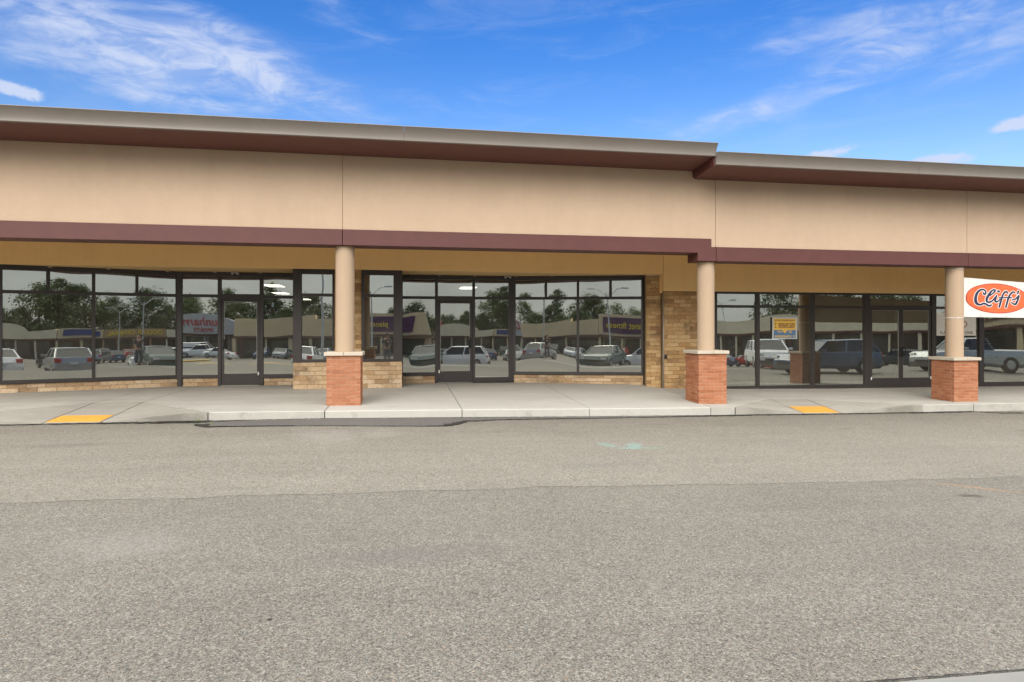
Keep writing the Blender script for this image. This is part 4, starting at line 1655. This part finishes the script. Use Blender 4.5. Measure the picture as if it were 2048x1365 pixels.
CARS = {
    # length, half width, [(x, top of body)], greenhouse [(x, z)] low front, roof front, roof rear, low rear, wheel radius, wheel x
    'sedan': dict(L=4.7, w=.9, deck=[(-2.35, .62), (-2.2, .84), (-1.0, .95), (.0, .97), (1.5, 1.0), (2.2, .98), (2.35, .72)], gh=(-1.05, -.25, 1.0, 1.75, 1.45), wr=.33, wx=(-1.4, 1.4)),
    'hatch': dict(L=4.2, w=.87, deck=[(-2.1, .62), (-1.95, .86), (-1.0, .98), (.0, 1.0), (1.6, 1.04), (2.02, 1.0), (2.1, .7)], gh=(-1.05, -.25, 1.4, 1.98, 1.5), wr=.32, wx=(-1.3, 1.28)),
    'suv': dict(L=4.7, w=.94, deck=[(-2.35, .7), (-2.2, 1.0), (-1.1, 1.1), (.0, 1.12), (1.8, 1.14), (2.27, 1.1), (2.35, .8)], gh=(-1.05, -.35, 1.75, 2.22, 1.72), wr=.37, wx=(-1.42, 1.42)),
    'van': dict(L=5.6, w=1.0, deck=[(-2.8, .7), (-2.65, 1.05), (-2.0, 1.2), (-1.0, 1.3), (1.8, 1.35), (2.75, 1.35), (2.8, 1.0)], gh=(-1.95, -1.1, 2.7, 2.79, 2.15), wr=.36, wx=(-1.8, 1.7)),
    'pickup': dict(L=5.7, w=.98, deck=[(-2.85, .78), (-2.7, 1.08), (-1.4, 1.15), (.0, 1.16), (.9, 1.16), (2.75, 1.14), (2.85, .9)], gh=(-1.35, -.65, .75, 1.0, 1.82), wr=.4, wx=(-1.8, 1.75)),
}


def car_meshes(kind):
    c = CARS[kind]
    w = c['w']
    secs = []
    xs = c['deck']
    for i, (x, z) in enumerate(xs):
        e = .9 if i in (0, len(xs) - 1) else 1
        zb = .34 if i in (0, len(xs) - 1) else .24
        secs.append((x, [(.0, zb), (w * .86 * e, zb), (w * e, zb + .16), (w * e, z * .72), (w * .95 * e, z - .04), (w * .82 * e, z), (.0, z + .02)]))
    # extra sections in between give the flanks some curve
    body = loft(secs)
    lf, rf, rr, lr, zr = c['gh']
    zd = interp([(a, b) for a, b in xs], 0) - .03
    wt, wb = w * .72, w * .9
    gl = MB()
    gl.hexa([(lf, -wb, zd), (lr, -wb, zd), (lr, wb, zd), (lf, wb, zd), (rf, -wt, zr - .05), (rr, -wt, zr - .05), (rr, wt, zr - .05), (rf, wt, zr - .05)])
    rs = loft([(rf - .02, [(0, zr - .07), (wt * .9, zr - .07), (wt * .96, zr - .05), (wt * .8, zr - .03), (0, zr - .02)]),
               (rf + .2, [(0, zr - .07), (wt * 1.0, zr - .07), (wt * 1.02, zr - .04), (wt * .86, zr), (0, zr + .015)]),
               (rr - .2, [(0, zr - .07), (wt * 1.0, zr - .07), (wt * 1.02, zr - .04), (wt * .86, zr), (0, zr + .015)]),
               (rr + .03, [(0, zr - .07), (wt * .9, zr - .07), (wt * .96, zr - .05), (wt * .8, zr - .03), (0, zr - .02)])])
    # roof posts
    pm = (lf + lr) / 2 if kind != 'pickup' else lr
    for sgn in (-1, 1):
        for (xb, xt) in ((lf, rf), (pm, (rf + rr) / 2 if kind != 'pickup' else rr), (lr, rr)):
            rs.tube((xb, sgn * (wb + .004), zd), (xt, sgn * (wt + .012), zr - .05), .045, n=5)
        if kind == 'van':
            rs.box(-.2, 2.7, sgn * (wb - .12) - .07, sgn * (wb - .12) + .085, zd, zr - .06)
    wheels = []
    for x in c['wx']:
        for sgn in (-1, 1):
            t = MB()
            t.tube((x, sgn * (w - .2), c['wr']), (x, sgn * (w + .005), c['wr']), c['wr'], n=18)
            rim = MB()
            rim.tube((x, sgn * (w - .02), c['wr']), (x, sgn * (w + .015), c['wr']), c['wr'] * .64, c['wr'] * .55, n=12)
            wheels.append((t.mesh('wheel'), rim.mesh('rim')))
    x0, x1 = xs[0][0], xs[-1][0]
    zh = xs[1][1] - .12
    lights = []
    for sgn in (-1, 1):
        a = MB()
        a.box(x0 + .02, x0 + .32, sgn * w * .72 - .16, sgn * w * .72 + .17 * 1.0, zh - .09, zh + .05)
        lights.append(('headlight', a.mesh('headlight'), 'light_clear'))
        b = MB()
        zt = xs[-2][1] - .12
        b.box(x1 - .2, x1 + .005, sgn * w * .78 - .14, sgn * w * .78 + .15, zt - .14, zt + .06)
        lights.append(('taillight', b.mesh('taillight'), 'light_red'))
        m = MB()
        m.box(lf + .25, lf + .42, sgn * (w + .1) - .09, sgn * (w + .1) + .09, zd + .04, zd + .17)
        lights.append(('mirror', m.mesh('mirror'), None))
    bp = MB()
    bp.box(x0 - .05, x0 + .1, -w * .86, w * .86, .3, .52)
    bp2 = MB()
    bp2.box(x1 - .1, x1 + .05, -w * .86, w * .86, .32, .56)
    pl = MB()
    pl.box(x1 + .0, x1 + .055, -.17, .17, .62, .74)
    gr_ = MB()
    gr_.box(x0 - .012, x0 + .08, -w * .5, w * .5, .5, .64)
    return dict(body=body.mesh('body', False), glass=gl.mesh('window'), roof=rs.mesh('roof', False), wheels=wheels, lights=lights,
                bumpers=[bp.mesh('bumper'), bp2.mesh('bumper')], plate=pl.mesh('plate'), grille=gr_.mesh('grille'))


CARDATA = {}


def with_mat(me, m):
    me2 = me.copy()
    me2.materials.clear()
    me2.materials.append(mat(m))
    return me2


def car(kind, paint, x, y, rz, label):
    if kind not in CARDATA:
        CARDATA[kind] = car_meshes(kind)
    key = (kind, paint)
    if key not in CARDATA:
        d = CARDATA[kind]
        CARDATA[key] = dict(body=with_mat(d['body'], paint), roof=with_mat(d['roof'], paint), glass=with_mat(d['glass'], 'car_glass'),
                            wheels=[(with_mat(a, 'tyre'), with_mat(b, 'rim_metal')) for a, b in d['wheels']],
                            lights=[(n, with_mat(a, m or paint)) for n, a, m in d['lights']],
                            bumpers=[with_mat(a, 'shop_dark' if kind in ('suv', 'pickup') else paint) for a in d['bumpers']],
                            plate=with_mat(d['plate'], 'plate_white'), grille=with_mat(d['grille'], 'black_metal'))
    d = CARDATA[key]
    o = empty('parked_car' if kind not in ('van', 'pickup') else ('parked_van' if kind == 'van' else 'pickup_truck'), (x, y, zroad(x, y) + .005), rz, label,
              {'van': 'van', 'pickup': 'pickup truck'}.get(kind, 'car'), 'vehicles parked in the lot')
    bd = link_local('body', d['body'], o)
    bv = bd.modifiers.new('bevel', 'BEVEL')
    bv.width = .05
    bv.segments = 2
    bv.limit_method = 'ANGLE'
    bv.angle_limit = R(25)
    link_local('roof', d['roof'], o)
    link_local('window', d['glass'], o)
    for a, b in d['wheels']:
        wh = link_local('wheel', a, o)
        link_local('rim', b, wh)
    for n, a in d['lights']:
        link_local(n, a, o)
    for a in d['bumpers']:
        link_local('bumper', a, o)
    link_local('plate', d['plate'], o)
    link_local('grille', d['grille'], o)
    return o


H = math.pi / 2
# front row just behind the camera, then the aisles further out
car('hatch', 'car_silver', -3.0, -5.6, H * 1.06, 'silver hatchback in the row nearest the shops, reflected in the left bay window')
car('sedan', 'car_teal', 1.6, -5.0, -H * .93, 'dark green sedan in the row nearest the shops')
car('sedan', 'car_white', -6.2, -6.0, H, 'white sedan left end of the row nearest the shops')
car('suv', 'car_white', 4.0, -10.2, .25, 'white sport utility car standing across the aisle behind the nearest row')
car('suv', 'car_white', 22.5, -1.2, -1.2, 'white sport utility car driving away from the right shops')
car('suv', 'car_blue', 21.5, 5.6, .1, 'dark blue sport utility car in the fire lane in front of the right shops')
car('pickup', 'car_silver', 31, 4.6, .05, 'silver pickup by the kerb in front of the right shops')
car('sedan', 'car_red', 33, -20, 1.2, 'red sedan in the lot across from the right shops')
car('sedan', 'car_blue', 29.5, -22, 1.2, 'blue sedan beside the red sedan')
car('pickup', 'car_white', -29, -60, 0, 'white pickup in front of the gray arched store')
car('hatch', 'car_silver', -34, -52, .1, 'silver hatchback in front of the gray arched store')
car('sedan', 'car_white', -25, -55, .3, 'white sedan by the corner of the gray arched store')
car('van', 'car_white', -31, -66, math.pi, 'white panel van parked at the gray arched store')
FAR = [('sedan', 'car_dark', 'black sedan'), ('suv', 'car_silver', 'silver sport utility car'), ('hatch', 'car_blue', 'blue hatchback'), ('sedan', 'car_silver', 'silver sedan'), ('suv', 'car_dark', 'black sport utility car'), ('hatch', 'car_white', 'white hatchback'), ('sedan', 'car_blue', 'blue sedan'), ('hatch', 'car_red', 'red hatchback'), ('suv', 'car_teal', 'dark green sport utility car'), ('hatch', 'car_dark', 'black hatchback')]
for i, (k, p, n) in enumerate(FAR):
    car(k, p, 5.5 + i * 2.9, -47 - (i % 3) * .3, H + (.05 if i % 2 else -.03), n + ' in the far row behind the yellow kerb')
for i, (k, p, n) in enumerate(FAR[::-1]):
    car(k, p, 14 + i * 4.2, -78 - (i % 2) * .4, H * (1 if i % 3 else -1), n + ' parked before the long store row')
for i, (k, p, n) in enumerate(FAR[2:8]):
    car(k, p, -20 + i * 2.9, -56, -H + (.04 if i % 2 else 0), n + ' before the tan store beside the purple sign')
for i, (k, p, n) in enumerate(FAR[1:7]):
    car(k, p, 38 + i * 3.4, -27 + i * 2.3, .95, n + ' in front of the right wing of stores')

# ---- painted bays and yellow kerb islands
def flat(name, pts, m, off=.012):
    MB().poly([(x, y, zroad(x, y) + off) for x, y in pts]).build(name, m, lot)


for i in range(14):
    x = -16 + i * 2.9
    flat('bay_line', [(x, -8.6), (x + .1, -8.6), (x + .1, -6.99), (x, -6.99)], 'paint_line')
    flat('bay_line', [(x, -49.5), (x + .1, -49.5), (x + .1, -45.02), (x, -45.02)], 'paint_line')
for (x0, x1, y0) in ((-19, -8, -26), (2.5, 9.5, -17), (13, 24, -24), (-32, -22, -40)):
    k = MB()
    for a in range(8):
        xa, xb = x0 + (x1 - x0) * a / 8, x0 + (x1 - x0) * (a + 1) / 8
        z = min(zroad(xa, y0), zroad(xb, y0))
        k.box(xa, xb - .01, y0, y0 + 1.4, z - .1, z + .16)
    tag(k.build('kerb_island', 'kerb_yellow'), 'yellow painted kerb island in the lot', None, None, 'structure')


# ---- stores on the far side
def store(name_label, x0, x1, y, depth, z_can, z_top, m_fascia, m_wall, loc_rz=0, origin=None, windows=True, m_band=None):
    """a one-storey shop: wall, windows with panes, canopy band and fascia; faces +y before it is turned"""
    zb = zroad((x0 + x1) / 2, y) if origin is None else zroad(*origin)
    s = empty('store_building', (0, 0, 0) if origin is None else (*origin, 0), loc_rz, name_label, 'store', 'stores across the parking lot')
    bd = lambda mb, n, m, par=None: link_local(n, mb.mesh(n), par or s, m)
    bd(MB().box(x0, x1, y - depth, y - 2.2, zb - .3, z_top - .3), 'wall', m_wall)
    bd(MB().box(x0, x1, y - 2.19, y, z_can, z_top), 'fascia', m_fascia)
    bd(MB().box(x0, x1, y - 2.19, y + .06, z_can - .32, z_can - .002), 'canopy_band', m_band or 'shop_brown')
    bd(MB().box(x0 + .2, x1 - .2, y - depth + .3, y - .3, z_top + .002, z_top + .06), 'roof', 'roof_gravel')
    n = max(2, int((x1 - x0) / 3.2))
    w = (x1 - x0) / n
    for i in range(n):
        a = x0 + i * w
        bd(MB().box(a - .16, a + .16, y - .45, y - .1, zb - .3, z_can - .33), 'column', m_fascia)
        if windows:
            f = bd(MB().box(a + .3, a + w - .3, y - 2.195, y - 2.13, zb + .3, z_can - .5), 'window', 'shop_dark')
            for q in range(2):
                u0 = a + .36 + q * (w - .66) / 2
                bd(MB().box(u0, u0 + (w - .84) / 2, y - 2.125, y - 2.10, zb + .38, z_can - .58), 'pane', 'far_glass', f)
    return s


s1 = store('tan store with a purple sign panel and yellow lettering', -10, 3.0, -64, 26, 2.4, 5.6, 'shop_tan', 'shop_tan')
MB().box(-9.4, 2.1, -63.98, -63.9, 2.8, 5.15).build('sign_panel', 'purple', s1)
text('planet fitness', 1.25, (-5.7, -63.88, 3.95), 1, 'sign_yellow', s1, 'lettering', .03)
s2 = store('plain tan store with a slanting parapet beside the purple sign', -25, -10.05, -64, 26, 2.3, 4.7, 'shop_tan', 'shop_brown')
MB().prism_xz([(-25, 4.702), (-10.06, 4.702), (-10.06, 4.78), (-13.2, 4.78), (-13.2, 5.35), (-25, 4.82)], -65.5, -64.05).build('parapet', 'shop_tan', s2)
s3 = store('gray store with an arched front and red script lettering', -42, -27, -80, 30, 2.7, 4.3, 'shop_gray', 'shop_gray')
ar = [(-40.5, 2.72)] + [(-34.5 - 6 * math.cos(math.pi * k / 16), 4.3 + 1.9 * math.sin(math.pi * k / 16)) for k in range(17)] + [(-28.5, 2.72)]
MB().prism_xz(ar[::-1], -79.97, -79.4).build('arch', 'shop_gray', s3)
text('Dunham\'s', 2.1, (-34.5, -79.35, 4.75), 1, 'sign_red', s3, 'lettering', .04, .25)
text('SPORTS', 1.0, (-34.3, -79.35, 3.35), 1, 'sign_red', s3, 'lettering', .04, .2)
s4 = store('long low tan store row with an arched entrance canopy', 5, 21.5, -115, 30, 2.6, 4.2, 'shop_cream', 'shop_brown')
ar = [(7.2, 2.62)] + [(12 - 4.8 * math.cos(math.pi * k / 14), 4.1 + 1.5 * math.sin(math.pi * k / 14)) for k in range(15)] + [(16.8, 2.62)]
MB().prism_xz(ar[::-1], -114.97, -114.3).build('arch', 'shop_cream', s4)
MB().box(7.2, 9.2, -114.28, -114.2, 5.3, 6.2).build('sign_panel', 'sign_orange', s4)
s5 = store('tan store with a dark blue sign strip', 21.6, 28.2, -115, 30, 2.5, 4.3, 'shop_tan', 'shop_brown')
MB().box(22.4, 27.6, -114.97, -114.9, 2.9, 4.1).build('sign_panel', 'sign_blue', s5)
plain('shop_umber', (.36, .25, .14), .9, .2, .08, .6)
s6 = store('tan store with large yellow capital lettering', 28.3, 42, -115, 30, 2.5, 4.4, 'shop_umber', 'shop_brown')
text('DOLLAR GENERAL', 1.45, (35.2, -114.9, 3.45), 1, 'sign_yellow', s6, 'lettering', .05, 0, .98)
s7 = store('tan store at the far end of the long row', 42.1, 62, -115, 30, 2.5, 4.2, 'shop_cream', 'shop_brown')
rz = R(48)
s8 = store('tan wing of stores with a maroon canopy band on the right side', -34, 6, 0, 24, 2.7, 4.7, 'shop_cream', 'shop_brown', rz, (66, -36), True, 'maroon')
s9 = store('raised tan store front with two cream panels in dark trim', 6.1, 16, 0, 24, 2.9, 6.2, 'shop_tan', 'shop_brown', rz, (66, -36), True, 'maroon')
for a in (6.7, 11.4):
    link_local('trim', MB().box(a, a + 4.2, .01, .09, 3.5, 5.9).mesh('trim'), s9, 'shop_brown')
    link_local('sign_panel', MB().box(a + .3, a + 3.9, .1, .14, 3.8, 5.6).mesh('sign_panel'), s9, 'shop_cream')
s10 = store('pale low store at the near end of the right wing', 16.1, 34, 0, 24, 2.6, 4.2, 'shop_cream', 'shop_brown', rz, (66, -36), True)
link_local('sign_panel', MB().box(20, 25, .01, .07, 2.9, 3.9).mesh('sign_panel'), s10, 'sign_blue')


# ---- lamp posts and utility poles
def lamp_post(x, y, h, label, rz=0):
    zb = zroad(x, y)
    p = empty('lamp_post', (x, y, zb), rz, label, 'lamp post', 'lamp posts in the parking lot')
    lk = lambda mb, n, m, par=None: link_local(n, mb.mesh(n), par or p, m)
    lk(MB().tube((0, 0, 0), (0, 0, .75), .3, n=16), 'base', 'concrete')
    lk(MB().tube((0, 0, .75), (0, 0, h), .10, .065, 10), 'pole', 'pole_metal')
    for sg in (-1, 1):
        arm = lk(MB().tube((0, 0, h - .5), (sg * 1.0, 0, h + .35), .045, n=8).tube((sg * 1.0, 0, h + .35), (sg * 1.5, 0, h + .42), .045, n=8), 'arm', 'pole_metal')
        lk(MB().box(sg * 1.9 - .45, sg * 1.9 + .45, -.2, .2, h + .36, h + .52), 'lamp_head', 'pole_metal', arm)
    return p


lamp_post(-7.0, -21, 10.5, 'tall lamp post near the shops, reflected beside the pillar between the bays')
lamp_post(19.5, -62, 9.0, 'lamp post before the long store row')
lamp_post(24.5, -90, 9.0, 'lamp post at the far store row beside the blue sign')
lamp_post(-3.6, -36, 8.0, 'lamp post before the purple sign')
lamp_post(52, -62, 9.0, 'lamp post before the right wing of stores')
for (x, y, h, l) in ((-30, -112, 13, 'wooden utility pole behind the gray arched store'), (58, -98, 12, 'wooden utility pole behind the right wing'), (2, -140, 12, 'wooden utility pole behind the long store row')):
    zb = zroad(x, y)
    p = empty('utility_pole', (x, y, zb), .3, l, 'utility pole')
    link_local('pole', MB().tube((0, 0, 0), (0, 0, h), .17, .11, 8).mesh('pole'), p, 'bark')
    link_local('crossarm', MB().box(-1.3, 1.3, -.06, .06, h - .9, h - .75).mesh('crossarm'), p, 'bark')
    link_local('transformer', MB().tube((.32, 0, h - 2.6), (.32, 0, h - 1.6), .24, n=10).mesh('transformer'), p, 'pole_metal')


# ---- trees
def tree_data(seed, h, spread, lm):
    r = random.Random(seed)
    tk = MB()
    zc = h * .30
    tk.tube((0, 0, -.3), (0, 0, zc), h * .026, h * .018, 8)
    tk.tube((0, 0, zc), (r.uniform(-.4, .4), r.uniform(-.4, .4), h * .8), h * .018, h * .005, 7)
    clumps = []
    n = 26
    for i in range(n):
        t = (i + .5) / n
        z = h * (.24 + .74 * t)
        prof = math.sin(math.pi * min(1, .16 + .84 * t) ** .85) ** .75
        a = i * 2.4 + r.uniform(-.5, .5)
        rad = spread * prof * r.uniform(.35, .95)
        c = Vector((rad * math.cos(a), rad * math.sin(a), z + r.uniform(-.4, .4)))
        clumps.append((c, spread * r.uniform(.26, .48)))
        if i % 2 == 0:
            tk.tube((0, 0, z * .72), c, h * .007, h * .002, 5, False)
    cr = MB()
    for c, s in clumps:
        m = int(150 * (s / (spread * .37)) ** 2)
        for _ in range(m):
            d = Vector((r.gauss(0, 1), r.gauss(0, 1), r.gauss(0, 1))).normalized()
            p = c + Vector((d.x * s, d.y * s, d.z * s * .72)) * (r.random() ** .45) * r.uniform(.85, 1.12)
            q = r.uniform(.10, .24) * h / 12
            nrm = (d + Vector((r.uniform(-.7, .7), r.uniform(-.7, .7), r.uniform(-.3, .9)))).normalized()
            a = nrm.orthogonal().normalized()
            b = nrm.cross(a)
            an = r.uniform(0, 3)
            a, b = a * math.cos(an) + b * math.sin(an), b * math.cos(an) - a * math.sin(an)
            cr.poly([p + a * q, p + b * q * .7, p - a * q * .9, p - b * q * .7])
    tm = tk.mesh('trunk', True)
    tm.materials.append(mat('bark'))
    cm = bpy.data.meshes.new('crown')
    cm.from_pydata(cr.v, [], cr.f)
    cm.materials.append(mat(lm))
    return tm, cm


TREES = [tree_data(1, 13, 5.0, 'leaf_dark'), tree_data(2, 12, 5.6, 'leaf_mid'), tree_data(3, 10, 4.2, 'leaf_light'), tree_data(4, 15, 4.2, 'leaf_dark'), tree_data(5, 12.5, 4.8, 'leaf_mid')]
KINDS = ['broad dark green tree', 'spreading mid green tree', 'small pale green tree', 'tall narrow dark tree', 'rounded green tree']
ORD = 'first second third fourth fifth sixth seventh eighth ninth tenth eleventh twelfth thirteenth fourteenth fifteenth sixteenth seventeenth eighteenth nineteenth twentieth'.split() + ['twenty-first', 'twenty-second', 'twenty-third', 'twenty-fourth']
spots_ = []
for i in range(10):                                           # behind the purple and tan stores
    spots_.append((-28 + i * 3.3 + rnd.uniform(-1.0, 1.0), -98 - rnd.uniform(0, 14), rnd.uniform(.55, .78), 'behind the tan and purple stores'))
for i in range(16):                                           # behind the gray arched store
    spots_.append((-66 + i * 3.5 + rnd.uniform(-1.2, 1.2), -118 - rnd.uniform(0, 18), rnd.uniform(.9, 1.2), 'behind the gray arched store'))
for i in range(24):                                           # behind the long row
    spots_.append((6 + i * 3.1 + rnd.uniform(-1.2, 1.2), -150 - rnd.uniform(0, 18), rnd.uniform(1.05, 1.4) * (1.12 if 6 < i < 16 else .8), 'behind the long store row'))
for i in range(14):                                           # behind the right wing
    a = -30 + i * 6.2
    x, y = 66 + a * math.cos(rz) + 36 * math.sin(rz), -36 + a * math.sin(rz) - 36 * math.cos(rz)
    spots_.append((x + rnd.uniform(-3, 3), y + rnd.uniform(-3, 3), rnd.uniform(.75, 1.15), 'behind the right wing of stores'))
for i, (x, y, s, where) in enumerate(spots_):
    k = rnd.randrange(5)
    tm, cm = TREES[k]
    nth = sum(1 for q in spots_[:i] if q[3] == where)
    t = empty('tree', (x, y, zroad(x, y) - .1), rnd.uniform(0, 6.28), KINDS[k] + ', ' + ORD[nth] + ' of the row ' + where, 'tree', 'trees ' + where)
    t.scale = (s, s, s * rnd.uniform(.92, 1.1))
    link_local('trunk', tm, t)
    link_local('crown', cm, t)

# wooded hills on the horizon
hv, hf = [], []
n = 90
for i in range(n + 1):
    x = -500 + 1000 * i / n
    t_ = 9 + 6 * math.sin(x * .011 + 1) + 4 * math.sin(x * .031) + 1.3 * math.sin(x * .13)
    hv += [(x, -430, -4), (x, -470, t_), (x, -620, t_ * .5)]
for i in range(n):
    a = i * 3
    for k in range(2):
        hf.append((a + k, a + k + 1, a + k + 4, a + k + 3))
me = bpy.data.meshes.new('hill')
me.from_pydata(hv, [], hf)
tag(link('hill', me, None, 'hill_woods'), 'low wooded hills on the horizon', None, None, 'structure')

# ---- the person with the camera pole, seen mirrored in the window right of the pillar
pz = zroad(-.95, -.55)
pr = empty('person', (-.95, -.55, pz), 0, 'person in dark jacket and blue jeans holding a long pole with both hands', 'person')


def skin_body(name, verts, edges, m, parent, lv=2):
    me = bpy.data.meshes.new(name)
    me.from_pydata([v[:3] for v in verts], edges, [])
    o = link_local(name, me, parent, m)
    sk = o.modifiers.new('skin', 'SKIN')
    me.skin_vertices[0].data[0].use_root = True
    for i, v in enumerate(verts):
        me.skin_vertices[0].data[i].radius = (v[3], v[4] if len(v) > 4 else v[3])
    sb = o.modifiers.new('subsurf', 'SUBSURF')
    sb.levels = sb.render_levels = lv
    return o


# pelvis, torso, head, arms reaching forward to the pole, legs
V = [(0, 0, .95, .15, .11), (0, 0, 1.15, .145, .10), (0, .01, 1.36, .18, .11), (0, .02, 1.50, .065, .06), (0, .05, 1.60, .085, .10), (0, .05, 1.72, .075, .09),
     (.19, .02, 1.42, .06), (.25, .14, 1.20, .048), (.10, .38, 1.28, .036), (.045, .43, 1.30, .034),
     (-.19, .02, 1.42, .06), (-.25, .16, 1.22, .048), (-.08, .38, 1.42, .036), (-.02, .43, 1.44, .034),
     (.10, 0, .86, .095), (.115, .03, .5, .062), (.12, -.02, .12, .045), (.13, .12, .045, .04),
     (-.10, 0, .86, .095), (-.115, .03, .5, .062), (-.13, -.02, .12, .045), (-.14, .12, .045, .04)]
Ed = [(0, 1), (1, 2), (2, 3), (3, 4), (4, 5), (2, 6), (6, 7), (7, 8), (8, 9), (2, 10), (10, 11), (11, 12), (12, 13), (0, 14), (14, 15), (15, 16), (16, 17), (0, 18), (18, 19), (19, 20), (20, 21)]
body = skin_body('body', V, Ed, 'skin', pr)
J = [(0, 0, .93, .165, .125), (0, 0, 1.15, .16, .115), (0, .01, 1.37, .195, .125), (.2, .02, 1.42, .072), (.255, .14, 1.20, .06), (.14, .33, 1.265, .05), (-.2, .02, 1.42, .072), (-.255, .16, 1.22, .06), (-.12, .33, 1.385, .05)]
skin_body('jacket', J, [(0, 1), (1, 2), (2, 3), (3, 4), (4, 5), (2, 6), (6, 7), (7, 8)], 'jacket', pr)
Jn = [(0, 0, .97, .16, .12), (.10, 0, .84, .108), (.115, .03, .5, .078), (.12, -.02, .12, .07), (-.10, 0, .84, .108), (-.115, .03, .5, .078), (-.13, -.02, .12, .07)]
skin_body('jeans', Jn, [(0, 1), (1, 2), (2, 3), (0, 4), (4, 5), (5, 6)], 'jeans', pr)
skin_body('hair', [(0, .02, 1.63, .07, .07), (0, .03, 1.72, .09, .10), (0, .05, 1.77, .06, .08)], [(0, 1), (1, 2)], 'hair', pr)
for i, (hx, hz) in enumerate(((.045, 1.30), (-.02, 1.44))):
    for k in range(4):
        zz = hz + .03 - k * .02
        f = [(hx + (.02 if i == 0 else -.02), .435, zz, .0095), (hx + (.012 if i == 0 else -.012), .475, zz, .009), (hx + (-.02 if i == 0 else .02), .482, zz, .008), (hx + (-.028 if i == 0 else .028), .462, zz, .007)]
        skin_body('finger', f, [(0, 1), (1, 2), (2, 3)], 'skin', pr, 1)
    f = [(hx + (-.012 if i == 0 else .012), .42, hz + .03, .0105), (hx + (-.028 if i == 0 else .028), .435, hz + .05, .0095), (hx + (-.026 if i == 0 else .026), .455, hz + .062, .008)]
    skin_body('thumb', f, [(0, 1), (1, 2)], 'skin', pr, 1)
pp = empty('camera_pole', (-.945, -.10, pz), 0, 'thin dark camera pole with three spread feet held by the person', 'tripod')
link_local('pole', MB().tube((.01, .0, .25), (.01, .0, 1.62), .014, n=8).mesh('pole'), pp, 'black_metal')
for k in range(3):
    a = k * 2.09 + .4
    link_local('leg', MB().tube((.01, 0, .6), (.01 + .38 * math.cos(a), .38 * math.sin(a), .01), .011, n=6).mesh('leg'), pp, 'black_metal')
link_local('camera_body', MB().box(-.055, .075, -.04, .05, 1.62, 1.72).tube((.01, .05, 1.67), (.01, .10, 1.67), .034, n=12).mesh('camera_body'), pp, 'black_metal')
